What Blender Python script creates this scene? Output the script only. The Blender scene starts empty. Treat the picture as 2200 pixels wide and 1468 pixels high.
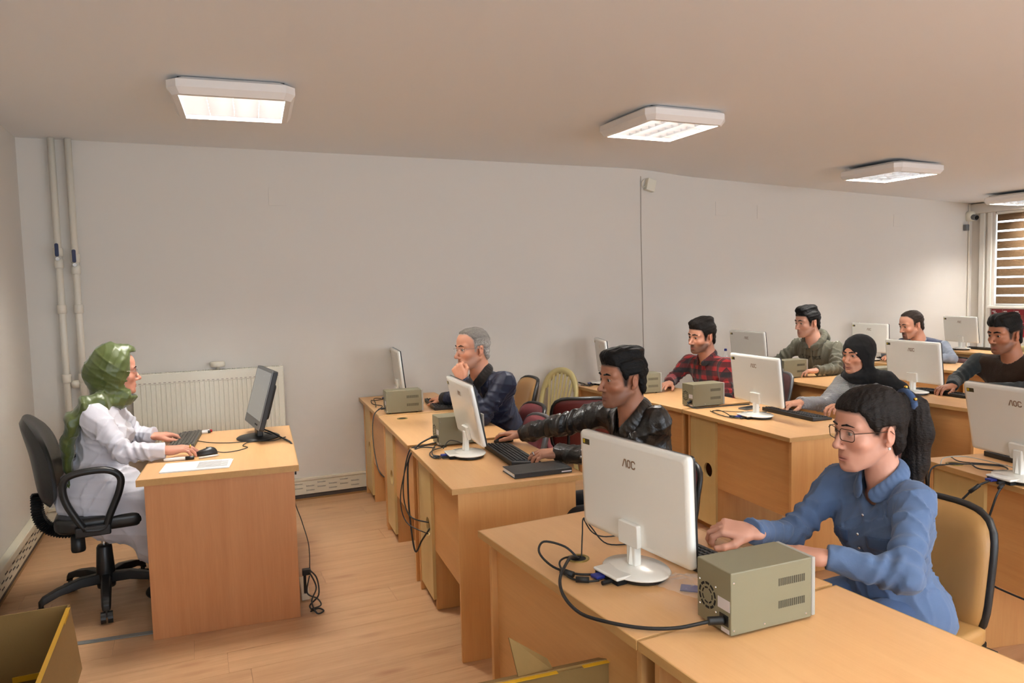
import bpy, math, random
import numpy as np
from mathutils import Vector, Matrix
R = math.radians
scene = bpy.context.scene
COL = scene.collection

# ------------------------------------------------------------------ camera
F_PX, YAW, PITCH, ROLL, CAM_H = 1570.0, 0.40928, -0.07126, -0.02458, 1.5595
_rt = Vector((math.cos(YAW), -math.sin(YAW), 0))
_fw = Vector((math.sin(YAW) * math.cos(PITCH), math.cos(YAW) * math.cos(PITCH), math.sin(PITCH)))
_up = _rt.cross(_fw)
_r2 = _rt * math.cos(ROLL) + _up * math.sin(ROLL)
_u2 = -_rt * math.sin(ROLL) + _up * math.cos(ROLL)
cam_data = bpy.data.cameras.new('camera')
cam_data.sensor_width = 36.0
cam_data.lens = 36.0 * F_PX / 2200.0
cam_data.clip_start = 0.05
cam = bpy.data.objects.new('camera', cam_data)
COL.objects.link(cam)
cam.matrix_world = Matrix(((_r2.x, _u2.x, -_fw.x, 0), (_r2.y, _u2.y, -_fw.y, 0), (_r2.z, _u2.z, -_fw.z, CAM_H), (0, 0, 0, 1)))
scene.camera = cam

# ------------------------------------------------------------------ world, exposure
world = bpy.data.worlds.new('sky')
scene.world = world
world.use_nodes = True
world.node_tree.nodes['Background'].inputs['Color'].default_value = (0.76, 0.88, 1.0, 1)
world.node_tree.nodes['Background'].inputs['Strength'].default_value = 8.5
vs = scene.view_settings
vs.view_transform = 'Standard'
vs.look = 'None'
vs.gamma = 1.0
vs.use_curve_mapping = False
vs.exposure = 0.88
LAMP_STRENGTH = 50.0
cy_ = scene.cycles
cy_.max_bounces = 5; cy_.diffuse_bounces = 4; cy_.glossy_bounces = 2; cy_.transmission_bounces = 3; cy_.transparent_max_bounces = 8
cy_.caustics_reflective = False; cy_.caustics_refractive = False; cy_.sample_clamp_indirect = 6.0; cy_.use_adaptive_sampling = True; cy_.adaptive_threshold = 0.03
LAMP_COLOR = (1.0, 0.975, 0.92, 1)

# ------------------------------------------------------------------ materials
MATS = {}
def new_mat(name):
    m = bpy.data.materials.new(name); m.use_nodes = True
    MATS[name] = m
    return m, m.node_tree, m.node_tree.nodes['Principled BSDF']
def srgb(r, g, b):
    f = lambda c: (c / 255 / 12.92) if c / 255 <= 0.04045 else ((c / 255 + 0.055) / 1.055) ** 2.4
    return (f(r), f(g), f(b), 1)
def plain(name, col, rough=0.5, metal=0.0, bump=0.0, bscale=60, coat=0.0, spec=0.5, emit=None, var=0.0, vscale=8):
    m, nt, p = new_mat(name)
    p.inputs['Base Color'].default_value = col
    p.inputs['Roughness'].default_value = rough
    p.inputs['Metallic'].default_value = metal
    p.inputs['Specular IOR Level'].default_value = spec
    p.inputs['Coat Weight'].default_value = coat
    if emit:
        p.inputs['Emission Color'].default_value = emit[0]; p.inputs['Emission Strength'].default_value = emit[1]
    tc = nt.nodes.new('ShaderNodeTexCoord')
    if bump:
        n = nt.nodes.new('ShaderNodeTexNoise'); n.inputs['Scale'].default_value = bscale; n.inputs['Detail'].default_value = 4
        nt.links.new(tc.outputs['Object'], n.inputs['Vector'])
        b = nt.nodes.new('ShaderNodeBump'); b.inputs['Strength'].default_value = bump; b.inputs['Distance'].default_value = 0.01
        nt.links.new(n.outputs['Fac'], b.inputs['Height']); nt.links.new(b.outputs['Normal'], p.inputs['Normal'])
    if var:
        n = nt.nodes.new('ShaderNodeTexNoise'); n.inputs['Scale'].default_value = vscale; n.inputs['Detail'].default_value = 5
        nt.links.new(tc.outputs['Object'], n.inputs['Vector'])
        mx = nt.nodes.new('ShaderNodeMix'); mx.data_type = 'RGBA'
        mx.inputs['A'].default_value = tuple(c * (1 - var) for c in col[:3]) + (1,)
        mx.inputs['B'].default_value = tuple(min(1, c * (1 + var)) for c in col[:3]) + (1,)
        nt.links.new(n.outputs['Fac'], mx.inputs['Factor']); nt.links.new(mx.outputs['Result'], p.inputs['Base Color'])
    return m
def wood(name, dark, light, axis='z', scale=1.0, rough=0.38, knots=False, coat=0.0, grain=1.0):
    """beech laminate: long fibres along one object axis"""
    m, nt, p = new_mat(name)
    tc = nt.nodes.new('ShaderNodeTexCoord'); mp = nt.nodes.new('ShaderNodeMapping')
    s = {'x': (1.2, 22, 22), 'y': (22, 1.2, 22), 'z': (22, 22, 1.2)}[axis]
    mp.inputs['Scale'].default_value = tuple(v * scale for v in s)
    oi = nt.nodes.new('ShaderNodeObjectInfo'); cb = nt.nodes.new('ShaderNodeCombineXYZ'); ml = nt.nodes.new('ShaderNodeMath'); ml.operation = 'MULTIPLY'; ml.inputs[1].default_value = 37.0
    nt.links.new(oi.outputs['Random'], ml.inputs[0])
    for k in 'XYZ': nt.links.new(ml.outputs[0], cb.inputs[k])
    ad = nt.nodes.new('ShaderNodeVectorMath'); ad.operation = 'ADD'
    nt.links.new(tc.outputs['Object'], mp.inputs['Vector']); nt.links.new(mp.outputs['Vector'], ad.inputs[0]); nt.links.new(cb.outputs['Vector'], ad.inputs[1])
    n = nt.nodes.new('ShaderNodeTexNoise'); n.inputs['Scale'].default_value = 1.0; n.inputs['Detail'].default_value = 4; n.inputs['Distortion'].default_value = 0.5
    nt.links.new(ad.outputs['Vector'], n.inputs['Vector'])
    n2 = nt.nodes.new('ShaderNodeTexNoise'); n2.inputs['Scale'].default_value = 8.5; n2.inputs['Detail'].default_value = 2
    nt.links.new(ad.outputs['Vector'], n2.inputs['Vector'])
    mxf = nt.nodes.new('ShaderNodeMix'); mxf.inputs['Factor'].default_value = 0.35
    nt.links.new(n.outputs['Fac'], mxf.inputs['A']); nt.links.new(n2.outputs['Fac'], mxf.inputs['B'])
    cr = nt.nodes.new('ShaderNodeValToRGB')
    cr.color_ramp.elements[0].position = 0.5 - 0.22 / grain; cr.color_ramp.elements[0].color = dark
    cr.color_ramp.elements[1].position = 0.5 + 0.18 / grain; cr.color_ramp.elements[1].color = light
    nt.links.new(mxf.outputs['Result'], cr.inputs['Fac'])
    out = cr.outputs['Color']
    if knots:
        v = nt.nodes.new('ShaderNodeTexVoronoi'); v.inputs['Scale'].default_value = 1.0
        mp2 = nt.nodes.new('ShaderNodeMapping'); mp2.inputs['Scale'].default_value = (2.6, 9, 9)
        nt.links.new(tc.outputs['Object'], mp2.inputs['Vector'])
        ad2 = nt.nodes.new('ShaderNodeVectorMath'); ad2.operation = 'ADD'
        nt.links.new(mp2.outputs['Vector'], ad2.inputs[0]); nt.links.new(cb.outputs['Vector'], ad2.inputs[1]); nt.links.new(ad2.outputs['Vector'], v.inputs['Vector'])
        r2 = nt.nodes.new('ShaderNodeValToRGB'); r2.color_ramp.elements[0].position = 0.03; r2.color_ramp.elements[0].color = (1, 1, 1, 1); r2.color_ramp.elements[1].position = 0.26; r2.color_ramp.elements[1].color = (0, 0, 0, 1)
        nt.links.new(v.outputs['Distance'], r2.inputs['Fac'])
        mk = nt.nodes.new('ShaderNodeMix'); mk.data_type = 'RGBA'
        mk.inputs['B'].default_value = (dark[0] * .72, dark[1] * .52, dark[2] * .45, 1)
        m5 = nt.nodes.new('ShaderNodeMath'); m5.operation = 'MULTIPLY'; m5.inputs[1].default_value = 0.6
        nt.links.new(r2.outputs['Color'], m5.inputs[0]); nt.links.new(m5.outputs[0], mk.inputs['Factor']); nt.links.new(out, mk.inputs['A'])
        out = mk.outputs['Result']
    nt.links.new(out, p.inputs['Base Color'])
    p.inputs['Roughness'].default_value = rough; p.inputs['Coat Weight'].default_value = coat; p.inputs['Coat Roughness'].default_value = 0.25
    return m
def attr_mat(name, rough=0.5, sss=0.0, bump=0.0, bscale=200, spec=0.4, sheen=0.0):
    """colour comes from the mesh's own point colours (skin tone, lips, iris, ...)"""
    m, nt, p = new_mat(name)
    a = nt.nodes.new('ShaderNodeAttribute'); a.attribute_name = 'Col'
    nt.links.new(a.outputs['Color'], p.inputs['Base Color'])
    p.inputs['Roughness'].default_value = rough; p.inputs['Specular IOR Level'].default_value = spec
    if sss:
        p.inputs['Subsurface Weight'].default_value = sss; p.inputs['Subsurface Radius'].default_value = (0.012, 0.005, 0.003); p.inputs['Subsurface Scale'].default_value = 0.6
    if sheen: p.inputs['Sheen Weight'].default_value = sheen
    if bump:
        tc = nt.nodes.new('ShaderNodeTexCoord'); n = nt.nodes.new('ShaderNodeTexNoise'); n.inputs['Scale'].default_value = bscale; n.inputs['Detail'].default_value = 3
        nt.links.new(tc.outputs['Object'], n.inputs['Vector'])
        b = nt.nodes.new('ShaderNodeBump'); b.inputs['Strength'].default_value = bump; b.inputs['Distance'].default_value = 0.004
        nt.links.new(n.outputs['Fac'], b.inputs['Height']); nt.links.new(b.outputs['Normal'], p.inputs['Normal'])
    return m

# ------------------------------------------------------------------ mesh helpers
def link(o, parent=None):
    COL.objects.link(o)
    if parent is not None: o.parent = parent
    return o
def tag(o, label, cat, group=None, kind=None):
    if label: o['label'] = label
    if cat: o['category'] = cat
    if group: o['group'] = group
    if kind: o['kind'] = kind
    return o
def thing(name, label, cat, loc=(0, 0, 0), rz=0.0, group=None):
    o = bpy.data.objects.new(name, None); o.empty_display_size = 0.1
    link(o); o.location = loc; o.rotation_euler = (0, 0, rz)
    return tag(o, label, cat, group)
def mesh_obj(name, verts, faces, mat, parent=None, smooth=False, bevel=0.0, bseg=2, cols=None, autosmooth=None):
    me = bpy.data.meshes.new(name)
    me.from_pydata([tuple(map(float, v)) for v in verts], [], faces)
    me.validate(); me.update()
    if isinstance(mat, str): mat = MATS[mat]
    me.materials.append(mat)
    if smooth: me.polygons.foreach_set('use_smooth', [True] * len(me.polygons))
    o = link(bpy.data.objects.new(name, me), parent)
    if bevel:
        b = o.modifiers.new('bevel', 'BEVEL'); b.width = bevel; b.segments = bseg; b.limit_method = 'ANGLE'; b.angle_limit = R(40)
        if not smooth:
            me.polygons.foreach_set('use_smooth', [True] * len(me.polygons))
            b.harden_normals = False
            w = o.modifiers.new('wn', 'WEIGHTED_NORMAL'); w.keep_sharp = False
    return o
class MB:
    def __init__(s): s.v = []; s.f = []
    def add(s, vs, fs):
        n = len(s.v); s.v += [tuple(v) for v in vs]; s.f += [tuple(i + n for i in f) for f in fs]; return s
    def box(s, x0, x1, y0, y1, z0, z1, M=None):
        vs = [(x0, y0, z0), (x1, y0, z0), (x1, y1, z0), (x0, y1, z0), (x0, y0, z1), (x1, y0, z1), (x1, y1, z1), (x0, y1, z1)]
        if M is not None: vs = [tuple(M @ Vector(v)) for v in vs]
        return s.add(vs, [(0, 3, 2, 1), (4, 5, 6, 7), (0, 1, 5, 4), (1, 2, 6, 5), (2, 3, 7, 6), (3, 0, 4, 7)])
    def tube(s, pts, r, n=8, cap=True):
        pts = [Vector(p) for p in pts]; rs = r if isinstance(r, (list, tuple)) else [r] * len(pts)
        up = None; rings = []
        for i, p in enumerate(pts):
            d = (pts[min(i + 1, len(pts) - 1)] - pts[max(i - 1, 0)])
            if d.length < 1e-9: d = Vector((0, 0, 1))
            d.normalize()
            if up is None: up = Vector((0, 0, 1)) if abs(d.z) < 0.9 else Vector((1, 0, 0))
            a = up - d * up.dot(d)
            if a.length < 1e-6: a = d.orthogonal()
            a.normalize(); b = d.cross(a); up = a
            rings.append([p + (a * math.cos(t) + b * math.sin(t)) * rs[i] for t in [2 * math.pi * k / n for k in range(n)]])
        vs = [v for rg in rings for v in rg]; fs = []
        for i in range(len(rings) - 1):
            for k in range(n):
                fs.append((i * n + k, i * n + (k + 1) % n, (i + 1) * n + (k + 1) % n, (i + 1) * n + k))
        if cap:
            fs.append(tuple(range(n - 1, -1, -1))); fs.append(tuple(range((len(rings) - 1) * n, len(rings) * n)))
        return s.add(vs, fs)
    def cyl(s, p0, p1, r, n=16, r1=None): return s.tube([p0, p1], [r, r if r1 is None else r1], n)
    def lathe(s, prof, c=(0, 0, 0), n=24, sx=1, sy=1):
        vs = []; m = len(prof)
        for k in range(n):
            t = 2 * math.pi * k / n
            for r, z in prof: vs.append((c[0] + r * math.cos(t) * sx, c[1] + r * math.sin(t) * sy, c[2] + z))
        fs = [(k * m + i, ((k + 1) % n) * m + i, ((k + 1) % n) * m + i + 1, k * m + i + 1) for k in range(n) for i in range(m - 1)]
        return s.add(vs, fs)
    def prism(s, poly, n, h, frame=None):
        """poly: 2D points; extruded from 0 to h along the third axis; frame: Matrix mapping (u,v,w) to local"""
        k = len(poly); vs = [(u, v, 0) for u, v in poly] + [(u, v, h) for u, v in poly]
        if frame is not None: vs = [tuple(frame @ Vector(v)) for v in vs]
        fs = [tuple(range(k - 1, -1, -1)), tuple(range(k, 2 * k))] + [(i, (i + 1) % k, k + (i + 1) % k, k + i) for i in range(k)]
        return s.add(vs, fs)
    def build(s, name, mat, parent=None, smooth=False, bevel=0.0, bseg=2):
        return mesh_obj(name, s.v, s.f, mat, parent, smooth, bevel, bseg)
def spline(pts, n=8):
    """Catmull-Rom through the points"""
    P = [Vector(p) for p in pts]; out = []
    for i in range(len(P) - 1):
        p0, p1, p2, p3 = P[max(i - 1, 0)], P[i], P[i + 1], P[min(i + 2, len(P) - 1)]
        for k in range(n):
            t = k / n
            out.append(0.5 * ((2 * p1) + (p2 - p0) * t + (2 * p0 - 5 * p1 + 4 * p2 - p3) * t * t + (-p0 + 3 * p1 - 3 * p2 + p3) * t ** 3))
    out.append(P[-1]); return out
def rrect(w, h, r, n=5):
    """rounded rectangle outline centred on 0"""
    o = []
    for cx, cy, a in ((w/2-r, h/2-r, 0), (-w/2+r, h/2-r, 90), (-w/2+r, -h/2+r, 180), (w/2-r, -h/2+r, 270)):
        for k in range(n + 1):
            t = R(a + 90 * k / n); o.append((cx + r * math.cos(t), cy + r * math.sin(t)))
    return o
def frame(o, u, v, w):
    u, v, w = Vector(u), Vector(v), Vector(w); o = Vector(o)
    return Matrix(((u.x, v.x, w.x, o.x), (u.y, v.y, w.y, o.y), (u.z, v.z, w.z, o.z), (0, 0, 0, 1)))
def copy_tree(o, parent=None):
    c = o.copy(); COL.objects.link(c); c.parent = parent
    for ch in list(o.children): copy_tree(ch, c)
    return c
def text_mesh(name, txt, size, mat, parent, M, extrude=0.0005, space=1.0):
    cu = bpy.data.curves.new(name, 'FONT'); cu.body = txt; cu.size = size; cu.extrude = extrude; cu.align_x = 'CENTER'; cu.align_y = 'CENTER'; cu.space_character = space; cu.resolution_u = 2
    t = bpy.data.objects.new(name, cu); COL.objects.link(t)
    dg = bpy.context.evaluated_depsgraph_get(); me = bpy.data.meshes.new_from_object(t.evaluated_get(dg))
    COL.objects.unlink(t); bpy.data.objects.remove(t)
    me.transform(M); me.materials.clear(); me.materials.append(MATS[mat]); me.name = name
    return link(bpy.data.objects.new(name, me), parent)
def smooth01(t): t = min(1, max(0, t)); return t * t * (3 - 2 * t)
# ------------------------------------------------------------------ palette
plain('wall_paint', srgb(216, 209, 199), 0.75)
plain('ceiling_paint', srgb(238, 238, 239), 0.85)
plain('white_enamel', srgb(226, 220, 202), 0.35)
plain('pipe_paint', srgb(224, 216, 200), 0.4)
plain('trunk_pvc', srgb(220, 212, 190), 0.45, var=0.05, vscale=5)
plain('dark_skirting', srgb(70, 62, 56), 0.6)
plain('wood_skirting', srgb(150, 112, 66), 0.5)
plain('print_ink', srgb(52, 48, 44), 0.7)
plain('faint_ink', srgb(172, 160, 145), 0.8)
plain('blue_plastic', srgb(24, 34, 74), 0.4)
plain('vga_blue', srgb(30, 44, 130), 0.4)
plain('black_plastic', srgb(24, 23, 22), 0.42)
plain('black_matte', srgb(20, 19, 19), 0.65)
plain('black_rubber', srgb(18, 18, 18), 0.55)
plain('black_hole', srgb(6, 5, 5), 0.9)
plain('black_vinyl', srgb(26, 25, 24), 0.35, bump=0.06, bscale=120)
plain('monitor_white', srgb(243, 241, 232), 0.16, coat=0.5)
plain('logo_brown', srgb(140, 112, 88), 0.4)
plain('sticker_black', srgb(60, 54, 30), 0.5)
plain('sticker_yellow', srgb(200, 170, 30), 0.5)
plain('screen_dark', srgb(18, 18, 20), 0.12)
plain('screen_lit', srgb(60, 60, 60), 0.2, emit=((0.62, 0.60, 0.56, 1), 0.15)).cycles.emission_sampling = 'NONE'
plain('case_olive', srgb(130, 124, 99), 0.45, bump=0.02, bscale=400)
plain('case_bezel', srgb(168, 166, 158), 0.4)
plain('label_white', srgb(206, 200, 200), 0.5)
plain('slot_dark', srgb(70, 64, 48), 0.8)
plain('chrome', srgb(205, 205, 205), 0.22, metal=1.0)
plain('grey_metal', srgb(120, 122, 124), 0.4, metal=0.6)
plain('alu_strip', srgb(150, 152, 150), 0.4, metal=0.7)
plain('tan_vinyl', srgb(176, 132, 76), 0.42, bump=0.03, bscale=150, var=0.04)
plain('burgundy_fabric', srgb(106, 44, 48), 0.9, bump=0.15, bscale=500, var=0.12, vscale=60)
plain('red_plastic', srgb(92, 26, 20), 0.55)
plain('maroon_fabric', srgb(84, 52, 50), 0.9, bump=0.15, bscale=500, var=0.12, vscale=60)
plain('cream_plastic', srgb(206, 190, 134), 0.35)
plain('paper_white', srgb(232, 230, 228), 0.7)
plain('paper_print', srgb(150, 150, 150), 0.8)
plain('pen_white', srgb(226, 224, 222), 0.35)
plain('red_ink', srgb(170, 30, 34), 0.5)
plain('leaflet_red', srgb(138, 22, 38), 0.5)
plain('brass', srgb(150, 128, 66), 0.35, metal=0.7)
plain('cardboard', srgb(132, 102, 54), 0.85, bump=0.05, bscale=90, var=0.06, vscale=14)
plain('cardboard_edge', srgb(150, 132, 100), 0.9, bump=0.3, bscale=220)
plain('yellow_tape', srgb(206, 156, 26), 0.35)
plain('lamp_housing', srgb(232, 226, 220), 0.35)
plain('lamp_louver', srgb(228, 229, 232), 0.33, metal=1.0)
plain('lamp_tube', srgb(255, 250, 240), 0.5, emit=(LAMP_COLOR, LAMP_STRENGTH * 2.2)).cycles.emission_sampling = 'NONE'
plain('lamp_reflector', srgb(240, 240, 236), 0.3, emit=(LAMP_COLOR, LAMP_STRENGTH))
plain('blind_brown', srgb(104, 80, 54), 0.9, bump=0.3, bscale=120, var=0.22, vscale=30)
plain('window_frame', srgb(226, 222, 212), 0.4)
plain('key_black', srgb(30, 29, 28), 0.5)
plain('key_grey', srgb(84, 80, 72), 0.5)
wood('floor_laminate', srgb(178, 134, 96), srgb(212, 170, 128), 'x', 0.75, 0.36, knots=True, coat=0.0, grain=0.75)
wood('desk_top', srgb(218, 166, 112), srgb(228, 180, 124), 'y', 0.9, 0.34, coat=0.0, grain=0.8)
wood('desk_panel', srgb(208, 150, 90), srgb(222, 168, 106), 'z', 0.9, 0.4, coat=0.0, grain=0.9)
wood('desk_modesty', srgb(206, 148, 88), srgb(220, 164, 102), 'y', 0.9, 0.4, coat=0.0, grain=0.9)
wood('desk_edge', srgb(186, 140, 84), srgb(198, 154, 96), 'y', 1.0, 0.4)
wood('desk_pale', srgb(204, 172, 112), srgb(214, 184, 124), 'z', 0.8, 0.4, grain=0.7)
wood('teacher_panel', srgb(190, 128, 82), srgb(206, 146, 98), 'z', 0.9, 0.4, grain=0.9)
def glass_mat():
    m, nt, p = new_mat('clear_film')
    p.inputs['Base Color'].default_value = (1, 1, 1, 1); p.inputs['Roughness'].default_value = 0.08
    p.inputs['Transmission Weight'].default_value = 0.0; p.inputs['Alpha'].default_value = 0.22; p.inputs['Specular IOR Level'].default_value = 1.0
    m2, nt, p = new_mat('blind_sheer')
    p.inputs['Base Color'].default_value = (0.85, 0.85, 0.83, 1); p.inputs['Roughness'].default_value = 0.9; p.inputs['Transmission Weight'].default_value = 0.0
    tr = nt.nodes.new('ShaderNodeBsdfTranslucent'); tr.inputs['Color'].default_value = (0.9, 0.92, 0.95, 1)
    mx = nt.nodes.new('ShaderNodeMixShader'); mx.inputs['Fac'].default_value = 0.75
    nt.links.new(p.outputs['BSDF'], mx.inputs[1]); nt.links.new(tr.outputs['BSDF'], mx.inputs[2])
    nt.links.new(mx.outputs['Shader'], nt.nodes['Material Output'].inputs['Surface'])
    m3, nt, p = new_mat('window_glass')
    p.inputs['Base Color'].default_value = (1, 1, 1, 1); p.inputs['Roughness'].default_value = 0.0; p.inputs['Alpha'].default_value = 0.12
    m4, nt, p = new_mat('lens_glass')
    p.inputs['Base Color'].default_value = (1, 1, 1, 1); p.inputs['Roughness'].default_value = 0.0; p.inputs['Alpha'].default_value = 0.10
glass_mat()

# ------------------------------------------------------------------ the room
XL, XR, YB, YN = -1.0, 8.27, 5.66, -2.6
def ceil_z(x, y=0):
    z = 2.615 - 0.055 * smooth01((x - 3.6) / 0.9) - 0.15 * max(0, (x - 4.4) / (XR - 4.4))
    return z
def struct(o): o['kind'] = 'structure'; return o
# floor: slab plus laminate boards running along the back wall
fl = struct(MB().box(XL - .1, XR + .1, YN - .1, YB + .1, -0.08, -0.008).build('floor', 'wood_skirting'))
PL, PW = 1.28, 0.192
plank_me = None
rows = int(math.ceil((YB - 0.0) / PW)); cnt = 0
rnd = random.Random(4)
for r in range(rows):
    y1 = YB - r * PW; x = XL - rnd.random() * PL
    while x < XR:
        if plank_me is None:
            o = MB().box(0, PL - .0012, -(PW - .0012), 0, -0.008, 0).build('plank', 'floor_laminate', fl, bevel=0.0)
            plank_me = o.data
        else:
            o = link(bpy.data.objects.new('plank', plank_me), fl)
        o.location = (x, y1, 0)
        x += PL; cnt += 1
struct(MB().box(XL - .1, XR + .1, YN - .1, YB - rows * PW - .001, -0.008, 0).build('floor_near', 'floor_laminate', fl))
# ceiling (the plaster sags a little towards the window side)
xs = [XL - .1, 0, 1.5, 3.0] + [3.5 + .1 * i for i in range(13)] + [5.2, 6, 7, 7.6, XR + .1]
vs_, fs_ = [], []
for x in xs:
    for y, dz in ((YN - .1, 0), (YB + .1, 0)): vs_.append((x, y, ceil_z(x)))
for x in xs:
    for y in (YN - .1, YB + .1): vs_.append((x, y, 2.75))
n_ = len(xs)
for i in range(n_ - 1):
    fs_.append((2*i, 2*i+1, 2*i+3, 2*i+2)); fs_.append((2*n_+2*i, 2*n_+2*i+2, 2*n_+2*i+3, 2*n_+2*i+1))
    fs_.append((2*i, 2*i+2, 2*n_+2*i+2, 2*n_+2*i)); fs_.append((2*i+1, 2*n_+2*i+1, 2*n_+2*i+3, 2*i+3))
struct(mesh_obj('ceiling', vs_, fs_, 'ceiling_paint', smooth=False))
struct(MB().box(XL - .1, XR + .1, YB, YB + .1, -.05, 2.7).build('wall_back', 'wall_paint'))
struct(MB().box(XL - .1, XL, YN - .1, YB, -.05, 2.7).build('wall_left', 'wall_paint'))
# near wall (behind the camera) with three daylight windows
NWIN = [(-.4, 1.5), (2.4, 4.3), (5.2, 7.1)]; NZ0, NZ1 = .95, 2.35
wn = MB(); xs_ = [XL - .1]
for a, b in NWIN: xs_ += [a, b]
xs_.append(XR + .2)
for i in range(0, len(xs_), 2): wn.box(xs_[i], xs_[i+1], YN - .15, YN, -.05, 2.7)
for a, b in NWIN: wn.box(a, b, YN - .15, YN, -.05, NZ0); wn.box(a, b, YN - .15, YN, NZ1, 2.7)
struct(wn.build('wall_near', 'wall_paint'))
def portal(name, M, sx, sy):
    l = bpy.data.lights.new(name, 'AREA'); l.shape = 'RECTANGLE'; l.size = sx; l.size_y = sy; l.cycles.is_portal = True
    o = link(bpy.data.objects.new(name, l)); o.matrix_world = M; return o
for i, (a, b) in enumerate(NWIN):
    w = thing('window_%d' % (i + 4), None, None); struct(w); t = .05; y0, y1 = YN - .11, YN - .05
    fr = MB().box(a, a + t, y0, y1, NZ0, NZ1).box(b - t, b, y0, y1, NZ0, NZ1).box(a + t, b - t, y0, y1, NZ0, NZ0 + t).box(a + t, b - t, y0, y1, NZ1 - t, NZ1).box((a + b) / 2 - .03, (a + b) / 2 + .03, y0, y1, NZ0 + t, NZ1 - t)
    fr.build('window_frame', 'window_frame', w)
    MB().box(a + t, b - t, y0 + .025, y0 + .03, NZ0 + t, NZ1 - t).build('pane', 'window_glass', w)
    portal('window_portal', frame(((a + b) / 2, YN - .16, (NZ0 + NZ1) / 2), (-1, 0, 0), (0, 0, 1), (0, -1, 0)), b - a, NZ1 - NZ0)
# window wall: piers around three openings
WIN = [(3.72, 5.40), (1.55, 3.25), (-1.2, 0.9)]
WZ0, WZ1 = 1.245, 2.30
wr = MB(); ys = [YN - .1]
for a, b in sorted(WIN): ys += [a, b]
ys.append(YB)
for i in range(0, len(ys), 2): wr.box(XR, XR + .2, ys[i], ys[i+1], -.05, 2.7)
for a, b in WIN: wr.box(XR, XR + .2, a, b, -.05, WZ0); wr.box(XR, XR + .2, a, b, WZ1, 2.7)
struct(wr.build('wall_right', 'wall_paint'))
# beam over the windows
struct(MB().box(XR - .05, XR - .0005, YN, YB - .0005, 2.29, 2.40).build('trim_1', 'wall_paint', bevel=.004))
for wi, (a, b) in enumerate(WIN):
    w = thing('window_%d' % (wi + 1), None, None); struct(w)
    fr = MB(); t = .05
    fr.box(XR + .06, XR + .12, a, a + t, WZ0, WZ1).box(XR + .06, XR + .12, b - t, b, WZ0, WZ1).box(XR + .06, XR + .12, a + t, b - t, WZ0, WZ0 + t).box(XR + .06, XR + .12, a + t, b - t, WZ1 - t, WZ1)
    fr.box(XR + .06, XR + .12, (a + b) / 2 - .03, (a + b) / 2 + .03, WZ0 + t, WZ1 - t)
    fr.build('window_frame', 'window_frame', w, bevel=.004)
    MB().box(XR + .085, XR + .09, a + t, (a + b) / 2 - .03, WZ0 + t, WZ1 - t).build('pane', 'window_glass', w)
    MB().box(XR + .085, XR + .09, (a + b) / 2 + .03, b - t, WZ0 + t, WZ1 - t).build('pane', 'window_glass', w)
    MB().box(XR - .06, XR + .06, a - .03, b + .03, WZ0 - .03, WZ0).build('window_sill', 'window_frame', w, bevel=.004)
    portal('window_portal', frame((XR + .21, (a + b) / 2, (WZ0 + WZ1) / 2), (0, 1, 0), (0, 0, 1), (1, 0, 0)), b - a, WZ1 - WZ0)
    # zebra blind
    bl = thing('zebra_blind', ['brown and white banded roller blind over the window by the back wall', 'brown and white banded roller blind over the middle window', 'brown and white banded roller blind over the window nearest the camera'][wi], 'blind', (XR + .03, (a + b) / 2, WZ0))
    hw = (b - a) / 2 - .015; H = WZ1 - WZ0
    MB().box(-.002, .002, -hw, hw, .01, H - .02).build('sheer_cloth', 'blind_sheer', bl)
    nb = 10; p = (H - .03) / nb; bm = None
    for k in range(nb):
        if bm is None:
            o = MB().box(-.005, .0, -hw, hw, 0, p * .80).build('band', 'blind_brown', bl); bm = o.data
        else: o = link(bpy.data.objects.new('band', bm), bl)
        o.location = (-.003, 0, .02 + k * p)
    MB().tube([(-.004, -hw, .008), (-.004, hw, .008)], .008, 8).build('bottom_rail', 'window_frame', bl)
    MB().tube([(-.01, -hw, H - .02), (-.01, hw, H - .02)], .02, 10).build('roller', 'window_frame', bl)
# vertical conduit strips between corner and window
for i, (y0, y1, d) in enumerate(((5.50, 5.555, .03), (5.425, 5.47, .022))):
    struct(MB().box(XR - d, XR - .0005, y0, y1, .02, 2.289).build('trim_%d' % (i + 2), 'window_frame', bevel=.004))
# red leaflets taped under the window
lid = 0
for row in range(2):
    for c in range(4):
        y = 5.415 - .125 * c - .06
        l = thing('leaflet', ['top row', 'bottom row'][row] + ' red printed leaflet, ' + ['first', 'second', 'third', 'fourth'][c] + ' from the window edge', 'leaflet', (XR - .004, y, 1.055 - .155 * row), 0, 'red leaflets under the window')
        MB().box(-.001, .0015, -.06, .06, 0, .15).build('sheet', 'leaflet_red', l)
        MB().box(-.002, -.001, .012, .05, .118, .132).build('printed_title', 'label_white', l)
        MB().box(-.002, -.001, .0, .034, .104, .114).build('printed_title', 'label_white', l)
        ln = MB()
        for q in range(5): ln.box(-.002, -.001, -.04, .046, .034 + q * .012, .037 + q * .012)
        ln.build('printed_lines', 'logo_brown', l)
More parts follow.
